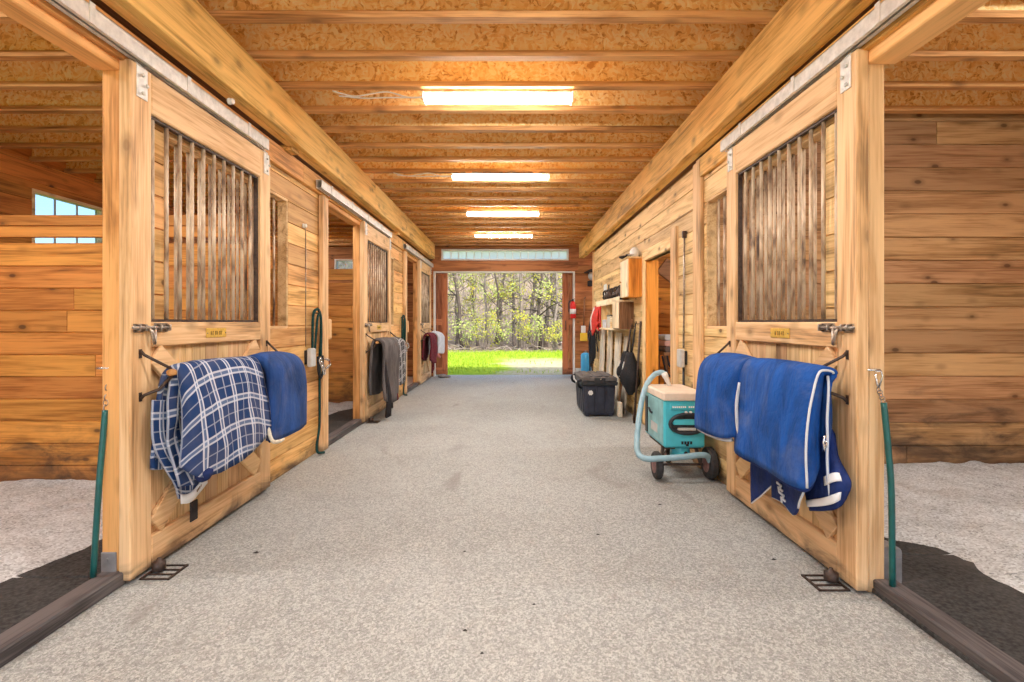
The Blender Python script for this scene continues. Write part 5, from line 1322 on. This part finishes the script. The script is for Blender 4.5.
for i, (x, y) in enumerate(TR):
    dark = i % 4 == 1
    lean = rl.uniform(-.14, .14)
    nm = ('dark leaning tree trunk' if dark and abs(lean) > .06 else 'dark tree trunk' if dark else 'grey leaning tree' if abs(lean) > .08 else 'grey upright tree')
    vis = sorted(q[0]/q[1] for q in TR if -.125 < q[0]/q[1] < .10)
    if x/y in vis: lab = '%s, %d of %d counted from the left through the far opening' % (nm, 1+vis.index(x/y), len(vis))
    else: lab = 'bare tree in the wood standing beyond the far wall, beside the opening'
    tree(x, y, rl.uniform(5.2, 8.0), rl.uniform(.07, .14), lean, 100+i, lab, BARKD if dark else BARK, LEAFY if i % 3 else LEAFG, rl.uniform(.6, 1.3))
def shrub(x, y, h, w, seed, lab, lm):
    rnd = random.Random(seed); z0 = terr(x, y); t = thing('shrub', lab, 'shrub', (x, y, z0), 'shrubs at the edge of the wood')
    m = MB(); lv = MB()
    for i in range(16):
        a = rnd.uniform(0, 2*PI); e = Vector((x+math.cos(a)*w*rnd.uniform(.2,1), y+math.sin(a)*w*.7, z0+h*rnd.uniform(.5,1)))
        q = [Vector((x+rnd.uniform(-.1,.1), y, z0-.05)), Vector((x,y,z0)).lerp(e, .5)+Vector((rnd.uniform(-.1,.1),0,.1)), e]; m.tube(cat_rom(q, 6), [.014,.012,.010,.008,.006,.004], 4, cap=False)
        leaf_quads(lv, e, .22, 14, rnd, .035); leaf_quads(lv, q[1], .2, 5, rnd, .03)
    build(m, 'stems', BARK, t, recalc=False); build(lv, 'foliage', lm, t, recalc=False)
SH = [(-5.2,22.8),(-3.4,22.9),(-2.0,23.2),(-1.25,22.7),(-.4,23.3),(.55,22.9),(1.15,23.2),(2.0,22.8),(2.7,23.1),(3.9,22.8),(5.4,23.0)]
for i, (x, y) in enumerate(SH):
    vis = sorted(q[0]/q[1] for q in SH if -.125 < q[0]/q[1] < .10)
    lab = '%s shrub at the wood edge, shrub %d of %d counted from the left' % ('yellow' if i % 2 else 'green', 1+vis.index(x/y), len(vis)) if x/y in vis else 'shrub at the wood edge standing beyond the far wall, beside the opening'
    shrub(x, y, rl.uniform(.9, 1.9), rl.uniform(.45, .8), 300+i, lab, LEAFY if i % 2 else LEAFG)
# uncountable brush, leaves and twigs filling the wood
rnd = random.Random(9); m = MB()
for i in range(6000):
    x = rnd.uniform(-13, 13); y = rnd.uniform(24.5, 38); z = terr(x, y)+rnd.uniform(0, 1)**1.3*7.5
    d = Vector((rnd.gauss(0,.7), rnd.gauss(0,.4), rnd.gauss(.55,.7))).normalized(); L = rnd.uniform(.5, 1.9); p = Vector((x,y,z))
    q = [p, p+d*L*.5+Vector((rnd.gauss(0,.08),0,rnd.gauss(0,.08))), p+d*L]; r = rnd.uniform(.008,.028); m.tube(q, [r, r*.8, r*.35], 3, cap=False)
tag(build(m, 'brush', TWIG, recalc=False), 'tangle of grey brown twigs filling the wood behind the grass', 'brushwood', kind='stuff')
m = MB()
for i in range(420):
    x = rnd.uniform(-13, 13); y = rnd.uniform(24.5, 38); z = terr(x, y)+rnd.uniform(0,1)*7.5
    leaf_quads(m, (x, y, z), rnd.uniform(.25,.7), 30, rnd, .045)
tag(build(m, 'leaves', LEAFY, recalc=False), 'haze of yellow green spring leaves through the wood', 'leaves', kind='stuff')
m = MB()
for i in range(180):
    x = rnd.uniform(-9, 9); y = rnd.uniform(22.4, 24.2); p = Vector((x, y, terr(x,y)+.03)); a = rnd.uniform(0, PI); d = Vector((math.cos(a), math.sin(a)*.4, rnd.uniform(0,.35))); L = rnd.uniform(.3,1.0); r = rnd.uniform(.01,.035)
    m.tube([p, p+d*L*.5+Vector((0,0,.05)), p+d*L], [r, r*.8, r*.4], 4, cap=False)
tag(build(m, 'deadwood', TWIG, recalc=False), 'dead branches littering the edge of the wood', 'deadwood', kind='stuff')
m = MB()
for i in range(15000):
    x = rnd.uniform(-8, 8); y = 12.5+10.2*rnd.random()
    nn = noise.noise(Vector((x*.6, y*.6, 0)))
    if x + nn*1.0 > -.6 and y < 18.0 + nn*2 and rnd.random() < (.95 if y > 13.3 else .6): continue
    z = terr(x, y); h = rnd.uniform(.05,.13); a = rnd.uniform(0, PI); dx, dy = math.cos(a)*.012, math.sin(a)*.012; lx, ly = rnd.gauss(0,.03), rnd.gauss(0,.03)
    m.add([(x-dx,y-dy,z-.02),(x+dx,y+dy,z-.02),(x+lx,y+ly,z+h)], [(0,1,2)])
tag(build(m, 'grass', GRASSM, recalc=False), 'bright green grass between the barn and the wood', 'grass', kind='stuff')

# ------------------------------------------------------------------ light, sky, camera
sun = bpy.data.lights.new('sun', 'SUN'); sun.energy = 4.4; sun.angle = .01; sun.color = (1.0,.95,.86)
so = bpy.data.objects.new('sun', sun); COL.objects.link(so); so.rotation_euler = (math.radians(38), math.radians(28), 0)
w = bpy.data.worlds.new('sky'); scene.world = w; w.use_nodes = True; nt = w.node_tree; nt.nodes.clear()
sk = nt.nodes.new('ShaderNodeTexSky'); sk.sky_type = 'NISHITA'; sk.sun_disc = False; sk.sun_elevation = math.radians(50); sk.sun_rotation = math.radians(140); sk.dust_density = 2.0
bg = nt.nodes.new('ShaderNodeBackground'); bg.inputs[1].default_value = .33
ow = nt.nodes.new('ShaderNodeOutputWorld'); nt.links.new(sk.outputs[0], bg.inputs[0]); nt.links.new(bg.outputs[0], ow.inputs[0])

cam = bpy.data.cameras.new('camera'); co = bpy.data.objects.new('camera', cam); COL.objects.link(co)
co.location = (0, 0, H); co.rotation_euler = (PI/2, 0, 0)
cam.sensor_width = 36; cam.sensor_fit = 'HORIZONTAL'; cam.lens = FPX/1024*36
cam.shift_x = (512-VX)/1024; cam.shift_y = (VY-341)/1024; cam.clip_start = .02; cam.clip_end = 300
scene.camera = co
vs = scene.view_settings; scene.display_settings.display_device = 'sRGB'
vs.view_transform = 'Standard'; vs.look = 'None'; vs.gamma = 1.0; vs.exposure = 0.72; vs.use_curve_mapping = False
scene.cycles.use_denoising = True
scene.cycles.max_bounces = 10; scene.cycles.diffuse_bounces = 6; scene.cycles.transparent_max_bounces = 24
scene.cycles.sample_clamp_indirect = 8.0
